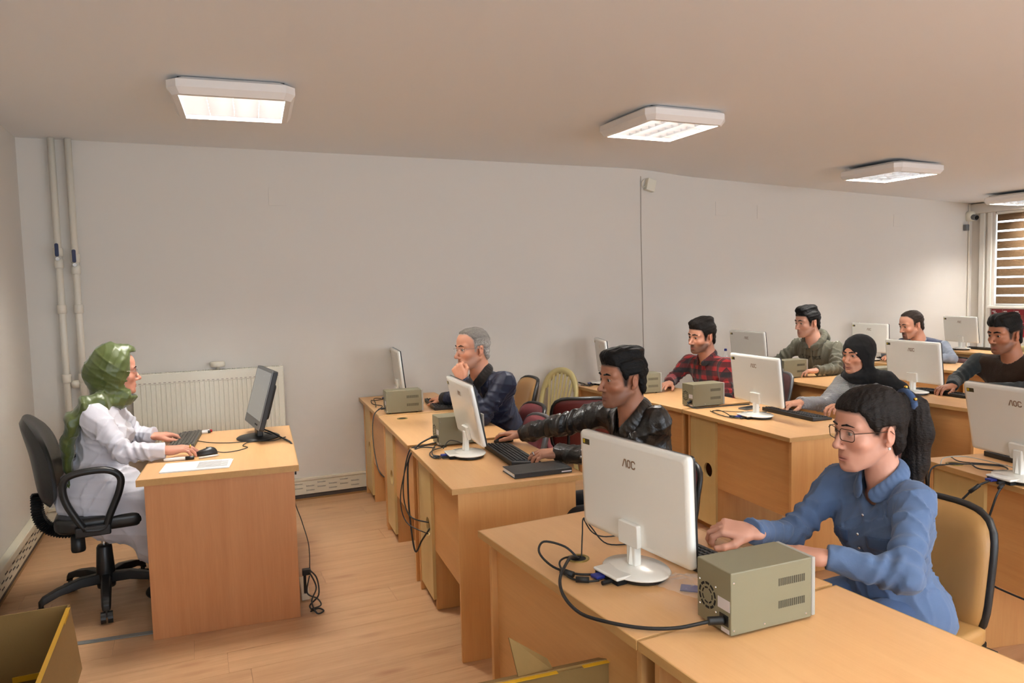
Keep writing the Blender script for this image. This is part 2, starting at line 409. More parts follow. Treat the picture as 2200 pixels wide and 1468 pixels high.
# back-wall trunking with printed film, wooden strip and dark pipe below
def trunk(name, M, L, text):
    o = struct(mesh_obj(name, [], [], 'trunk_pvc')); o.matrix_world = M
    MB().box(0, L, -.02, 0, .045, .150).build('trunk_cover', 'trunk_pvc', o, bevel=.003)
    MB().box(0, L, -.026, 0, .150, .172).build('trunk_lip', 'trunk_pvc', o, bevel=.004)
    MB().box(0, L, -.012, 0, .014, .042).build('pipe_strip', 'dark_skirting', o, bevel=.003)
    MB().box(0, L, -.014, 0, 0, .014).build('wood_strip', 'wood_skirting', o)
    if text:
        k = 0; x = text[0]; first = None
        while x < text[1]:
            for rr in range(2):
                z = .128 - .034 * rr - (.020 if k % 2 else 0)
                Mt = frame((x, -.0203, z), (1, 0, 0), (0, 0, 1), (0, -1, 0))
                if first is None: first = text_mesh('printed_lettering', 'Schneider', .016, 'print_ink', o, Matrix.Identity(4)); t = first
                else: t = link(bpy.data.objects.new('printed_lettering', first.data), o)
                t.matrix_local = Mt
            x += .085; k += 1
    return o
trunk('baseboard_back', Matrix.Translation((XL, YB - .0005, 0)), 2.6, (1.66, 2.12))
trunk('baseboard_left', Matrix.Translation((XL + .0005, 1.6, 0)) @ Matrix.Rotation(R(90), 4, 'Z'), YB - 1.64, (2.6, 4.0))
o = struct(MB().box(XL, XL + .05, 1.6, YB - .03, .172, .215).build('trim_4', 'trunk_pvc', bevel=.006))

# faint painted-over cover plates, a clock mark
for nm, x, z, lab in (('cover_plate', .605, 2.282, 'flush square cover plate painted over, above the radiator'), ('cover_plate', 4.66, 2.279, 'flush square cover plate painted over, left one of the pair right of the wall camera'), ('cover_plate', 5.165, 2.256, 'flush square cover plate painted over, right one of the pair'), ('cover_plate', 7.05, 2.20, 'flush square cover plate painted over, near the window corner')):
    t = thing(nm, lab, 'cover plate', (x, YB - .001, z))
    MB().box(-.062, .062, -.003, .0, -.066, .066).build('plate', 'wall_paint', t, bevel=.0015)
# ------------------------------------------------------------------ heating pipes and radiator
def pipe(x, label, zv, lever_dx):
    t = thing('heating_pipe', label, 'pipe', (x, YB - .055, 0), 0, 'vertical heating pipes in the corner')
    MB().tube([(0, 0, .0), (0, 0, ceil_z(x) - .002)], .021, 16).build('riser', 'pipe_paint', t, smooth=True)
    for z in (1.50, zv - .075, zv + .0, 1.04): MB().tube([(0, 0, z - .03), (0, 0, z - .025), (0, 0, z + .025), (0, 0, z + .03)], [.023, .028, .028, .023], 16).build('coupling', 'pipe_paint', t, smooth=True)
    v = MB().tube([(0, -.012, zv - .045), (0, -.048, zv - .045)], .012, 10).build('valve_stem', 'chrome', t)
    MB().prism(rrect(.022, .085, .009), 0, .012, frame((0, -.050, zv + .012), (1, 0, 0), (0, 0, 1), (0, -1, 0))).build('valve_lever', 'blue_plastic', t, bevel=.002)
    for z in (.5, 1.9, 2.45): MB().box(-.006, .006, 0, .054, z - .008, z + .008).build('bracket', 'pipe_paint', t)
    return t
p1 = pipe(-.795, 'white vertical heating pipe nearest the left corner with blue lever valve', 1.875, 0)
p2 = pipe(-.700, 'white vertical heating pipe beside the corner pipe, with blue lever valve', 1.835, 0)
bp = thing('branch_pipe', 'short horizontal white pipe joining the risers to the radiator', 'pipe', (0, 0, 0))
MB().tube([(-.77, YB - .055, 1.0), (-.41, YB - .055, 1.0)], .015, 12).build('branch', 'pipe_paint', bp, smooth=True)
MB().tube([(-.765, YB - .055, 1.0), (-.725, YB - .055, 1.0)], .026, 12).build('tee', 'pipe_paint', bp, smooth=True)
rad = thing('radiator', 'white ribbed panel radiator on the back wall behind the teacher', 'radiator', (-.41, YB - .012, .44))
RW, RH = .99, .60
MB().box(0, RW, -.012, -.002, .02, RH - .02).build('rear_panel', 'white_enamel', rad)
# fluted front panel
prof = []; nfl = 30; fw = (RW - .06) / nfl
prof.append((0.004, -.088)); prof.append((.03, -.088))
for i in range(nfl):
    x0 = .03 + i * fw
    prof += [(x0 + fw * .30, -.088), (x0 + fw * .40, -.082), (x0 + fw * .60, -.082), (x0 + fw * .70, -.088)]
prof += [(RW - .03, -.088), (RW - .004, -.088)]
vs_, fs_ = [], []
for x, y in prof: vs_ += [(x, y, .035), (x, y, RH - .075)]
for i in range(len(prof) - 1): fs_.append((2*i, 2*i+2, 2*i+3, 2*i+1))
mesh_obj('fluted_front', vs_, fs_, 'white_enamel', rad)
MB().box(.004, RW - .004, -.087, -.075, RH - .075, RH - .004).box(.004, RW - .004, -.087, -.075, .004, .035).box(.004, RW - .004, -.0805, -.075, .035, RH - .075).build('front_panel', 'white_enamel', rad, bevel=.003)
MB().box(0, .006, -.09, -.002, 0, RH).build('side_cover', 'white_enamel', rad, bevel=.002)
MB().box(RW - .006, RW, -.09, -.002, 0, RH).build('side_cover', 'white_enamel', rad, bevel=.002)
g = MB()
for i in range(60): g.box(.008 + i * (RW - .016) / 60, .008 + (i + .45) * (RW - .016) / 60, -.075, -.012, RH - .008, RH)
g.box(.006, RW - .006, -.077, -.073, RH - .012, RH).box(.006, RW - .006, -.014, -.010, RH - .012, RH)
g.build('top_grille', 'white_enamel', rad)
s = MB()
for i in range(nfl): s.box(.03 + (i + .25) * fw, .03 + (i + .75) * fw, -.0875, -.0865, RH - .068, RH - .062)
s.build('punched_slots', 'faint_ink', rad)
th = thing('thermostat', 'small off-white round sensor on top of the radiator', 'thermostat', (.137, YB - .06, 1.041))
MB().lathe([(0, 0), (.012, 0), (.012, .02), (.046, .02), (.05, .026), (.05, .05), (.044, .056), (0, .057)], n=24).build('sensor_cap', 'white_enamel', th, smooth=True, bevel=.0)
# ------------------------------------------------------------------ wall camera, conduits
c1 = thing('wall_camera', 'small white box sensor high on the back wall near the thin cable', 'camera', (3.845, YB - .001, 2.47))
MB().box(-.045, .045, -.05, 0, -.055, .055, Matrix.Rotation(R(14), 4, 'Y')).build('sensor_box', 'white_enamel', c1, bevel=.006)
MB().tube(spline([(-.05, -.01, .05), (-.08, -.02, .02), (-.07, -.015, -.02), (-.04, -.02, .0)]), .004, 6).build('lead', 'white_enamel', c1)
cb = thing('wall_cable', 'thin dark cable running straight down the back wall', 'cable', (0, 0, 0))
MB().tube([(3.76, YB - .004, 2.55), (3.757, YB - .004, 2.1), (3.763, YB - .004, 1.5), (3.77, YB - .004, .9)], .003, 6).build('cable', 'faint_ink', cb)
c2 = thing('security_camera', 'security camera with dark lens in the corner beside the window', 'camera', (8.19, YB - .03, 2.26))
MB().lathe([(0, -.05), (.04, -.05), (.05, -.02), (.05, .04), (.03, .06), (0, .06)], n=18).build('housing', 'white_enamel', c2, smooth=True)
MB().cyl((0, 0, 0), (-.02, -.085, -.02), .032, 16).build('barrel', 'grey_metal', c2)
MB().cyl((-.018, -.083, -.019), (-.021, -.092, -.021), .024, 16).build('lens', 'black_hole', c2)
MB().box(-.085, -.04, -.02, .02, -.16, -.09).build('junction_box', 'grey_metal', c2, bevel=.004)
cc = thing('corner_conduit', 'thin white conduit running down the corner by the window', 'conduit', (0, 0, 0))
MB().tube([(8.2, YB - .012, 2.4), (8.2, YB - .012, .2)], .009, 8).build('conduit', 'pipe_paint', cc)
# ------------------------------------------------------------------ ceiling lamps
def lamp_proto():
    t = thing('ceiling_light', None, 'lamp')
    S, I = .295, .245; c = .045
    def octo(s, c): return [(s - c, -s), (s, -s + c), (s, s - c), (s - c, s), (-s + c, s), (-s, s - c), (-s, -s + c), (-s + c, -s)]
    rings = [(S - .03, -.004, c), (S, -.022, c), (S, -.058, c), (S - .022, -.088, c * .8)]
    vs_, fs_ = [], []
    for s, z, cc_ in rings: vs_ += [(x, y, z) for x, y in octo(s, cc_)]
    for k in range(len(rings) - 1):
        for i in range(8): fs_.append((k*8+i, (k+1)*8+i, (k+1)*8+(i+1) % 8, k*8+(i+1) % 8))
    b = len(vs_); vs_ += [(x, y, -.088) for x, y in ((I, -I), (I, -I), (I, I), (I, I), (-I, I), (-I, I), (-I, -I), (-I, -I))]
    for i in range(8): fs_.append((3*8+i, b+i, b+(i+1) % 8, 3*8+(i+1) % 8))
    n = len(vs_); vs_ += [(x, y, -.020) for x, y in ((I, -I), (I, I), (-I, I), (-I, -I))]
    fs_ += [(b+0, n+0, n+1, b+2), (b+2, n+1, n+2, b+4), (b+4, n+2, n+3, b+6), (b+6, n+3, n+0, b+0)]
    fs_.append(tuple(range(7, -1, -1)))
    mesh_obj('housing', vs_, [f for f in fs_], 'lamp_housing', t)
    MB().box(-S + .05, S - .05, -S + .05, S - .05, -.004, 0).build('mounting_plate', 'black_matte', t)  # black slab paints the shade in the gap between housing and ceiling
    mesh_obj('reflector', [(I - .001, -I + .001, -.021), (I - .001, I - .001, -.021), (-I + .001, I - .001, -.021), (-I + .001, -I + .001, -.021)], [(0, 3, 2, 1)], 'lamp_reflector', t)
    for i in range(4):
        x = -I + (i + .5) * I / 2
        MB().tube([(x, -I + .01, -.036), (x, I - .01, -.036)], .008, 8).build('tube', 'lamp_tube', t, smooth=True)
    for i in range(3):
        x = -I + (i + 1) * I / 2
        MB().prism([(0, -.086), (.010, -.044), (-.010, -.044)], 0, 2 * I - .002, frame((x, I - .001, 0), (1, 0, 0), (0, 0, 1), (0, -1, 0))).build('louver_blade', 'lamp_louver', t)
    for i in range(6):
        y = -I + (i + 1) * 2 * I / 7
        MB().prism([(0, -.085), (.015, -.045), (-.015, -.045)], 0, 2 * I - .002, frame((-I + .001, y, 0), (0, 1, 0), (0, 0, 1), (1, 0, 0))).build('louver_blade', 'lamp_louver', t)
    return t
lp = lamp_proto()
LAMPS = [(.245, 4.13, -4, 'square louvered ceiling lamp above the teacher'), (2.755, 3.91, 1, 'square louvered ceiling lamp in the middle, above the second row'),
         (5.43, 4.43, 2, 'square louvered ceiling lamp right of the middle, above the third row'), (8.28 - .02, 5.25, 0, 'square louvered ceiling lamp cut by the right edge of the picture'),
         (.25, -.1, 0, 'square louvered ceiling lamp over the aisle behind the camera side'), (2.75, .2, 0, 'square louvered ceiling lamp above the nearest desks'), (5.4, .6, 0, 'square louvered ceiling lamp above the right near desks'), (5.4, -1.7, 0, 'square louvered ceiling lamp at the near wall')]  # these four are out of view, added and placed to light the near side
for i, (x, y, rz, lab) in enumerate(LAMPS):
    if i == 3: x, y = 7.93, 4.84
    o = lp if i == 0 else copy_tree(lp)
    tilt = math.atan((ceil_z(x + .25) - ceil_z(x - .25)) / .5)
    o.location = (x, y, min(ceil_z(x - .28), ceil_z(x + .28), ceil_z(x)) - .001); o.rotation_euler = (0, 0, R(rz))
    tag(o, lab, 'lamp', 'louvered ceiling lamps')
# ------------------------------------------------------------------ floor strip
fs = thing('floor_strip', 'thin grey metal transition strip on the floor by the teacher desk', 'strip', (-.42, 3.738, 0), R(-6))
MB().box(-.42, .42, -.018, .018, .0, .004).build('strip', 'alu_strip', fs, bevel=.0015)

# ------------------------------------------------------------------ desks
def door_with_hole(name, y0, y1, z0, z1, x0, x1, hy, hz, hr, mat, parent):
    n = 24; outer = []
    for k in range(n):
        t = 2 * math.pi * k / n; c, s = math.cos(t), math.sin(t)
        sc = min(((y1 - hy) if c > 0 else (hy - y0)) / max(abs(c), 1e-6), ((z1 - hz) if s > 0 else (hz - z0)) / max(abs(s), 1e-6))
        outer.append((hy + c * sc, hz + s * sc))
    for cy, cz in ((y0, z0), (y1, z0), (y1, z1), (y0, z1)):
        k = min(range(n), key=lambda k: (outer[k][0] - cy) ** 2 + (outer[k][1] - cz) ** 2); outer[k] = (cy, cz)
    inner = [(hy + hr * math.cos(2 * math.pi * k / n), hz + hr * math.sin(2 * math.pi * k / n)) for k in range(n)]
    v = [(x0, a, b) for a, b in outer] + [(x0, a, b) for a, b in inner] + [(x1, a, b) for a, b in outer] + [(x1, a, b) for a, b in inner]
    f = []
    for k in range(n):
        j = (k + 1) % n
        f += [(k, n + k, n + j, j), (2*n+k, 2*n+j, 3*n+j, 3*n+k), (k, j, 2*n+j, 2*n+k), (n+k, 3*n+k, 3*n+j, n+j)]
    return mesh_obj(name, v, f, mat, parent)
def student_desk(label, corner, rz, L, D=.60, H=.75, cabinet=True, grommet=None, modesty=.30, mx=.05, group='student desks'):
    t = thing('student_desk', label, 'desk', (corner[0], corner[1], 0), R(rz), group)
    T = .022
    MB().box(.003, D - .003, .003, L - .003, H - T, H).build('desktop', 'desk_top', t, bevel=.002)
    MB().box(0, .003, 0, L, H - T - .001, H - .0005).box(D - .003, D, 0, L, H - T - .001, H - .0005).box(.003, D - .003, 0, .003, H - T - .001, H - .0005).box(.003, D - .003, L - .003, L, H - T - .001, H - .0005).build('edge_band', 'desk_edge', t)
    for y in (.022, L - .040):
        MB().box(.03, D - .04, y, y + .018, 0, H - T).build('side_panel', 'desk_panel', t, bevel=.0012)
    yc = L - .040
    if cabinet:
        cw = .27; c0 = L - .04 - cw
        MB().box(.05, D - .06, c0, c0 + .018, 0, H - T).build('side_panel', 'desk_panel', t, bevel=.0012)
        b = MB(); b.box(.068, D - .08, c0 + .018, yc, .05, .066).box(D - .08, D - .065, c0 + .018, yc, .05, H - T)
        b.build('cabinet_body', 'desk_panel', t)
        door_with_hole('cabinet_door', c0 - .004, yc - .004, .055, H - T - .004, .034, .050, c0 + cw * .28, .40, .045, 'desk_pale', t)
        MB().box(.09, D - .1, c0 + .02, yc - .002, 0.0, .05).build('plinth', 'desk_panel', t)
        yc = c0
    MB().box(mx, mx + .018, .040, yc, modesty, H - T).build('modesty_panel', 'desk_modesty', t, bevel=.0012)
    if grommet:
        gx, gy = grommet
        MB().lathe([(.034, H), (.034, H + .0025), (.026, H + .003), (.024, H + .001)], (gx, gy, 0), 24).build('grommet_ring', 'brass', t, smooth=True)
        MB().lathe([(0, H + .0012), (.025, H + .0012)], (gx, gy, 0), 24).build('grommet_hole', 'black_hole', t)
    return t
desks = {}
desks['A0'] = student_desk('beech student desk touching the back wall in the front row', (1.078, 4.704), -3.8, .945)
desks['A1'] = student_desk('beech student desk in the middle of the front row, with brass cable hole', (.998, 3.722), -4.3, .980, grommet=(.13, .83))
desks['A2'] = student_desk('beech student desk with the black notebook on it', (.927, 2.79), -4.3, .877, D=.60)
desks['F1'] = student_desk('nearest beech student desk under the large white monitor', (.890, 1.380), 3.2, .89, D=.645, cabinet=False, grommet=(.155, .50), modesty=.16)
desks['F2'] = student_desk('bare beech student desk cut by the bottom edge of the picture', (.935, .44), 2.6, .938, D=.645, cabinet=False, modesty=.30, mx=.30)
desks['B1'] = student_desk('long beech desk in the second row by the back wall', (2.889, 3.905), 1.0, 1.44, cabinet=False)
desks['B2'] = student_desk('beech desk in the second row with the round cable hole in its door', (2.812, 2.878), -4.3, 1.02)
desks['B3'] = student_desk('beech desk at the right edge with trailing monitor cables', (2.72, 1.02), -12.0, 1.27, cabinet=True, grommet=(.06, 1.14))
desks['C1'] = student_desk('beech desk in the third row behind the woman in black headscarf', (4.44, 4.00), -3.0, 1.50, cabinet=False)
desks['C2'] = student_desk('beech desk in the third row under the man in brown vest', (4.38, 2.96), -1.0, 1.02, cabinet=False, D=.58, modesty=.02)
desks['D1'] = student_desk('beech desk in the fourth row by the back wall', (6.10, 4.30), -1.5, 1.22, cabinet=False)
desks['D2'] = student_desk('beech desk in the fourth row behind the man in brown vest', (6.09, 3.02), -1.0, 1.26, cabinet=False)
desks['E1'] = student_desk('beech desk in the last row below the window', (7.27, 3.95), 0, 1.45, H=.80, cabinet=False)
# teacher desk
td = thing('teacher_desk', 'beech teacher desk with monitor, keyboard and papers at the front left', 'desk', (.421, 3.560, 0), R(-4.5))
TW, TL = .70, 1.13
MB().box(-TW + .003, -.003, .003, TL - .003, .722, .750).build('desktop', 'desk_top', td, bevel=.002)
MB().box(-TW, -TW + .003, 0, TL, .720, .7495).box(-.003, 0, 0, TL, .720, .7495).box(-TW + .003, -.003, 0, .003, .720, .7495).box(-TW + .003, -.003, TL - .003, TL, .720, .7495).build('edge_band', 'desk_edge', td)
for y in (.018, TL - .036): MB().box(-TW + .03, -.022, y, y + .018, 0, .722).build('side_panel', 'teacher_panel', td, bevel=.0012)
MB().box(-.06, -.042, .036, TL - .036, .10, .722).build('modesty_panel', 'desk_modesty', td, bevel=.0012)
# ------------------------------------------------------------------ white monitors
def stroke(pts, w, closed=False):
    """flat ribbon of width w along 2D points -> list of quads"""
    out = []; n = len(pts)
    for i in range(n if closed else n - 1):
        a, b = Vector(pts[i]), Vector(pts[(i + 1) % n]); d = (b - a).normalized(); p = Vector((-d.y, d.x)) * w / 2; a2, b2 = a - d * w * .3, b + d * w * .3
        out.append([a2 - p, b2 - p, b2 + p, a2 + p])
    return out
def aoc_logo(parent, M):
    w = .0036; q = []
    q += stroke([(-.024, -.009), (-.0165, .009), (-.012, .009), (-.0095, -.009)], w)                       # open A
    q += stroke([(-.0045, .006), (-.0015, .009), (.0025, .009), (.0055, .006), (.0055, -.006), (.0025, -.009), (-.0015, -.009), (-.0045, -.006)], w, True)
    q += stroke([(.0245, .0055), (.0215, .009), (.0145, .009), (.0115, .006), (.0115, -.006), (.0145, -.009), (.0215, -.009), (.0245, -.0055)], w)
    v, f = [], []
    for i, quad in enumerate(q):
        for p in quad: v.append(tuple(M @ Vector((p.x, p.y, .0004 + i * .00002))))
        f.append((4*i, 4*i+1, 4*i+2, 4*i+3))
    return mesh_obj('logo_letters', v, f, 'logo_brown', parent)
def monitor_proto(tilt, W=.47, Hh=.295, zc=.232):
    t = thing('monitor', None, 'monitor')
    # base: white teardrop shell over a black foot, plugs at the back
    MB().lathe([(0, 0), (.078, 0), (.082, .004), (.082, .014), (0, .014)], n=36, sx=.95, sy=1.18).build('base_foot', 'black_plastic', t, smooth=False)
    MB().lathe([(0, .014), (.090, .014), (.092, .0165), (.089, .020), (.05, .026), (.03, .030), (0, .031)], n=40, sx=.95, sy=1.18).build('base_cover', 'monitor_white', t, smooth=True)
    MB().box(-.105, -.05, -.048, .062, .0142, .0238).build('port_cover', 'monitor_white', t, bevel=.004)
    MB().box(-.100, -.05, -.044, .058, .001, .0141).build('port_bay', 'black_hole', t)
    MB().box(-.128, -.098, .012, .044, .003, .013).build('video_plug', 'vga_blue', t, bevel=.003)
    MB().tube([(-.132, -.018, .008), (-.098, -.018, .008)], .006, 10).build('power_plug', 'black_rubber', t)
    MB().tube([(-.012, 0, .030), (-.006, 0, .115)], [.018, .014], 4).box(-.020, .004, -.019, .019, .028, .125).build('neck', 'monitor_white', t, bevel=.004)
    Mx = Matrix.Translation((0, 0, zc)) @ Matrix.Rotation(-tilt, 4, 'Y')
    # panel frame: u to image right as seen from behind (-y), v up, w backwards (-x)
    Fm = Mx @ frame((0, 0, 0), (0, -1, 0), (0, 0, 1), (-1, 0, 0))
    ol = rrect(W, Hh, .012, 4)
    rings = [(ol, .000), (ol, .010), (rrect(W - .006, Hh - .006, .012, 4), .0165), (rrect(W - .03, Hh - .03, .014, 4), .019)]
    v, f = [], []; k = len(ol)
    for r, w in rings: v += [tuple(Fm @ Vector((a, b, w))) for a, b in r]
    for i in range(len(rings) - 1):
        for j in range(k): f.append((i*k+j, i*k+(j+1) % k, (i+1)*k+(j+1) % k, (i+1)*k+j))
    f.append(tuple(range(3*k, 4*k))); f.append(tuple(range(k-1, -1, -1)))
    ho = mesh_obj('housing', v, f, 'monitor_white', t)
    ho.data.polygons.foreach_set('use_smooth', [i < 3 * k for i in range(len(f))])
    MB().prism(rrect(W - .001, Hh - .001, .011, 4), 0, .008, Fm @ Matrix.Translation((0, 0, -.008))).build('bezel', 'black_plastic', t)
    MB().prism(rrect(W - .03, Hh - .035, .002, 1), 0, .001, Fm @ Matrix.Translation((0, .004, -.0092))).build('screen', 'screen_lit', t)
    MB().prism(rrect(.086, .066, .006, 3), 0, .016, Fm @ Matrix.Translation((0, -Hh / 2 + .036, .0185))).build('stand_bracket', 'monitor_white', t, bevel=.003)
    aoc_logo(t, Fm @ Matrix.Translation((0.0, Hh / 2 - .062, .0192)) @ Matrix.Scale(1.12, 4))
    MB().prism(rrect(.034, .017, .001, 1), 0, .0004, Fm @ Matrix.Translation((-W / 2 + .034, Hh / 2 - .032, .0191))).build('sticker', 'sticker_black', t)
    MB().prism(rrect(.010, .012, .001, 1), 0, .0004, Fm @ Matrix.Translation((-W / 2 + .024, Hh / 2 - .031, .0196))).build('sticker_mark', 'sticker_yellow', t)
    return t
MON = [('FG', 1.107, 1.711, 6.0, 2.0, 'white monitor on the nearest desk, in front of the woman in denim'),
       ('A2', 1.195, 3.333, -5.1, 11.1, 'white monitor of the man in the black leather jacket'),
       ('A0', 1.404, 5.42, -7.2, 7.1, 'white monitor by the back wall, seen almost edge-on beside a case'),
       ('B1', 3.104, 5.26, -19.8, 5.8, 'white monitor half hidden behind the head of the leather-jacket man'),
       ('B2', 3.095, 3.432, -6.0, 5.8, 'white monitor of the woman in the black headscarf'),
       ('B3', 2.975, 1.820, -9.0, 11.0, 'white monitor cut by the right edge of the picture'),
       ('C1', 4.634, 5.247, -1.5, 5.7, 'white monitor between the plaid shirt man and the hoodie man'),
       ('C2', 4.655, 3.59, -6.5, 7.0, 'white monitor of the man in the brown vest'),
       ('D1', 6.275, 5.33, -5.5, 3.5, 'white monitor right behind the woman in black headscarf'),
       ('E1', 7.49, 5.225, -12.0, 8.0, 'smallest white monitor, on the last desk under the window')]
protos = {}
for nm, x, y, yaw, tl, lab in MON:
    key = 2 if tl < 4 else (6 if tl < 9 else 11)
    if key not in protos: protos[key] = monitor_proto(R(key)); o = protos[key]
    else: o = copy_tree(protos[key])
    z = .80 if nm == 'E1' else .75
    # panel plane passes over the base centre
    o.location = (x, y, z + .0005); o.rotation_euler = (0, 0, R(yaw)); tag(o, lab, 'monitor', 'white monitors')
    if nm == 'E1': o.scale = (.94, .94, .94)
# ------------------------------------------------------------------ olive computer cases
def case_proto():
    t = thing('computer_case', None, 'computer case')
    L, W, H = .255, .125, .153; z0 = .006
    MB().box(.004, L - .012, 0, W, z0, H).build('shell', 'case_olive', t, bevel=.003)
    MB().box(L - .0115, L, .0, W, z0 + .002, H - .001).build('front_bezel', 'case_bezel', t, bevel=.003)
    MB().cyl((L, W * .5, .05), (L + .012, W * .5, .05), .009, 14).build('knob', 'case_bezel', t)
    for x in (.03, L - .04):
        for y in (.02, W - .02): MB().lathe([(0, 0), (.008, 0), (.009, .0065), (0, .0065)], (x, y, 0), 10).build('foot', 'black_rubber', t)
    for z in (.100, .046):
        s = MB()
        for k in range(14): s.box(.142 + k * .0058, .1452 + k * .0058, -.0006, .002, z, z + .018)
        s.build('vent_slots', 'slot_dark', t)
        s = MB()
        for k in range(14): s.box(.142 + k * .0058, .1452 + k * .0058, W - .002, W + .0006, z, z + .018)
        s.build('vent_slots', 'slot_dark', t)
    for x, z in ((.012, .018), (.10, .018), (.225, .018), (.012, .130)): MB().lathe([(0, .0012), (.0025, .001), (.003, 0)], n=8).build('screw', 'chrome', t).matrix_local = frame((x, -.0002, z), (1, 0, 0), (0, 0, 1), (0, -1, 0))
    # fan outlet on the back (-x) face
    cy, cz = W * .68, .072
    f = MB()
    for r0, r1, n, gap in ((.026, .032, 10, .22), (.016, .020, 7, .26)):
        for k in range(n):
            a0 = 2 * math.pi * (k + gap / 2) / n; a1 = 2 * math.pi * (k + 1 - gap / 2) / n; m = 4
            pts = [(r1, a0 + (a1 - a0) * i / m) for i in range(m + 1)] + [(r0, a1 - (a1 - a0) * i / m) for i in range(m + 1)]
            f.add([(.0034, cy + r * math.cos(a), cz + r * math.sin(a)) for r, a in pts], [tuple(range(len(pts) - 1, -1, -1))])
    f.build('fan_slots', 'black_hole', t)
    for dy, dz in ((-.03, .03), (.03, .03), (-.03, -.03), (.03, -.03)): MB().lathe([(0, .0012), (.0025, .001), (.003, 0)], n=8).build('screw', 'chrome', t).matrix_local = frame((.0038, cy + dy, cz + dz), (0, -1, 0), (0, 0, 1), (-1, 0, 0))
    MB().box(.0030, .0038, .004, .046, .060, .086).build('rating_label', 'label_white', t)
    MB().box(.0025, .0038, .008, .040, .024, .050).build('power_inlet', 'black_plastic', t, bevel=.001)
    MB().box(.0030, .0038, .006, .034, .008, .018).build('rating_label', 'label_white', t)
    return t
CASES = [('FG', 1.081, 1.288, -1.1, 'olive metal computer case nearest the camera, on the desk seam'),
         ('A0', 1.134, 4.746, -5.2, 'olive metal computer case on the front-row desk by the back wall'),
         ('A1', 1.131, 3.600, -2.1, 'olive metal computer case behind the leather-jacket man\'s monitor'),
         ('B1', 2.969, 4.627, -8.0, 'olive metal computer case right of the leather-jacket man\'s head'),
         ('B2', 2.978, 3.905, -2.8, 'olive metal computer case in front of the plaid shirt man'),
         ('C1', 4.528, 4.706, -3.7, 'olive metal computer case in front of the hoodie man'),
         ('C2', 4.60, 3.90, -6.0, 'olive metal computer case half hidden behind the brown-vest man\'s monitor')]
cp = case_proto()
for i, (nm, x, y, yaw, lab) in enumerate(CASES):
    o = cp if i == 0 else copy_tree(cp)
    o.location = (x, y, .7505); o.rotation_euler = (0, 0, R(yaw)); tag(o, lab, 'computer case', 'olive computer cases')
# ------------------------------------------------------------------ keyboards and mice
def keyboard_proto(L=.44, D=.145, mat='black_plastic', kmat='key_black'):
    """length along local y, user side at +x"""
    t = thing('keyboard', None, 'keyboard')
    v = []
    for y in (-L/2, L/2): v += [(-D/2, y, 0), (D/2, y, 0), (D/2, y, .011), (-D/2, y, .024)]
    mesh_obj('body', v, [(0, 3, 2, 1), (4, 5, 6, 7), (0, 1, 5, 4), (1, 2, 6, 5), (2, 3, 7, 6), (3, 0, 4, 7)], mat, t, bevel=.003)
    k = MB(); sl = (.024 - .011) / D; ang = math.atan(sl)
    def key(x, y, w, d):
        z = .011 + (D/2 - x) * sl
        v = [(x - d/2, y - w/2, z), (x + d/2, y - w/2, z - d*sl), (x + d/2, y + w/2, z - d*sl), (x - d/2, y + w/2, z)]
        tp = [(x - d/2 + .002, y - w/2 + .002, z + .006), (x + d/2 - .002, y - w/2 + .002, z + .006 - d*sl), (x + d/2 - .002, y + w/2 - .002, z + .006 - d*sl), (x - d/2 + .002, y + w/2 - .002, z + .006)]
        k.add(v + tp, [(4, 5, 6, 7), (0, 1, 5, 4), (1, 2, 6, 5), (2, 3, 7, 6), (3, 0, 4, 7)])
    for r in range(6):
        x = -D/2 + .018 + r * .0205; y = -L/2 + .016
        n = 21 if r else 16
        w = (L - .03) / 21
        if r == 5:
            for wd in (1.4, 1.2, 1.2, 6.2, 1.2, 1.2, 1.6, 1, 1, 1, 2, 1, 1): 
                key(x, y + wd * w / 2, wd * w - .002, .0165); y += wd * w
        else:
            for c in range(21):
                if c in (14, 18) and r != 0 and c == 14: y += 0
                key(x, y + w/2, w - .002, .0165 if r else .011); y += w
    o = k.build('keys', kmat, t); o['kind'] = 'stuff'
    return t
def mouse_proto():
    t = thing('mouse', None, 'mouse')
    n, m = 16, 7; v, f = [], []
    for j in range(m):
        a = j / (m - 1) * math.pi / 2; rr = math.cos(a) ** .6; z = math.sin(a) * .034
        for i in range(n):
            th = 2 * math.pi * i / n; v.append((.055 * rr * math.cos(th), .030 * rr * math.sin(th), .002 + z * (1 - .18 * math.cos(th))))
    for j in range(m - 1):
        for i in range(n): f.append((j*n+i, j*n+(i+1) % n, (j+1)*n+(i+1) % n, (j+1)*n+i))
    f.append(tuple(range(n - 1, -1, -1)))
    mesh_obj('shell', v, f, 'black_plastic', t, smooth=True)
    MB().cyl((-.034, -.004, .030), (-.034, .004, .030), .006, 10).build('wheel', 'grey_metal', t)
    return t
kp = keyboard_proto(); mp_ = mouse_proto()
KB = [(1.385, 3.235, .75, -5, 'black keyboard under the hands of the leather-jacket man'), (1.565, 4.93, .75, -8, 'black keyboard under the hand of the man in navy jacket'),
      (3.345, 3.375, .75, -3, 'black keyboard of the woman in black headscarf'), (4.815, 3.46, .75, -4, 'black keyboard of the man in brown vest'),
      (3.29, 1.93, .75, -12, 'black keyboard on the desk at the right edge'), (1.335, 1.62, .75, 4, 'black keyboard of the woman in denim shirt'),
      (6.47, 5.15, .75, -4, 'black keyboard on the fourth-row desk, behind the black headscarf'), (7.66, 5.02, .80, -6, 'black keyboard on the last desk under the window')]
for i, (x, y, z, rz, lab) in enumerate(KB):
    o = kp if i == 0 else copy_tree(kp)
    o.location = (x, y, z + .0005); o.rotation_euler = (0, 0, R(rz)); tag(o, lab, 'keyboard', 'black keyboards')
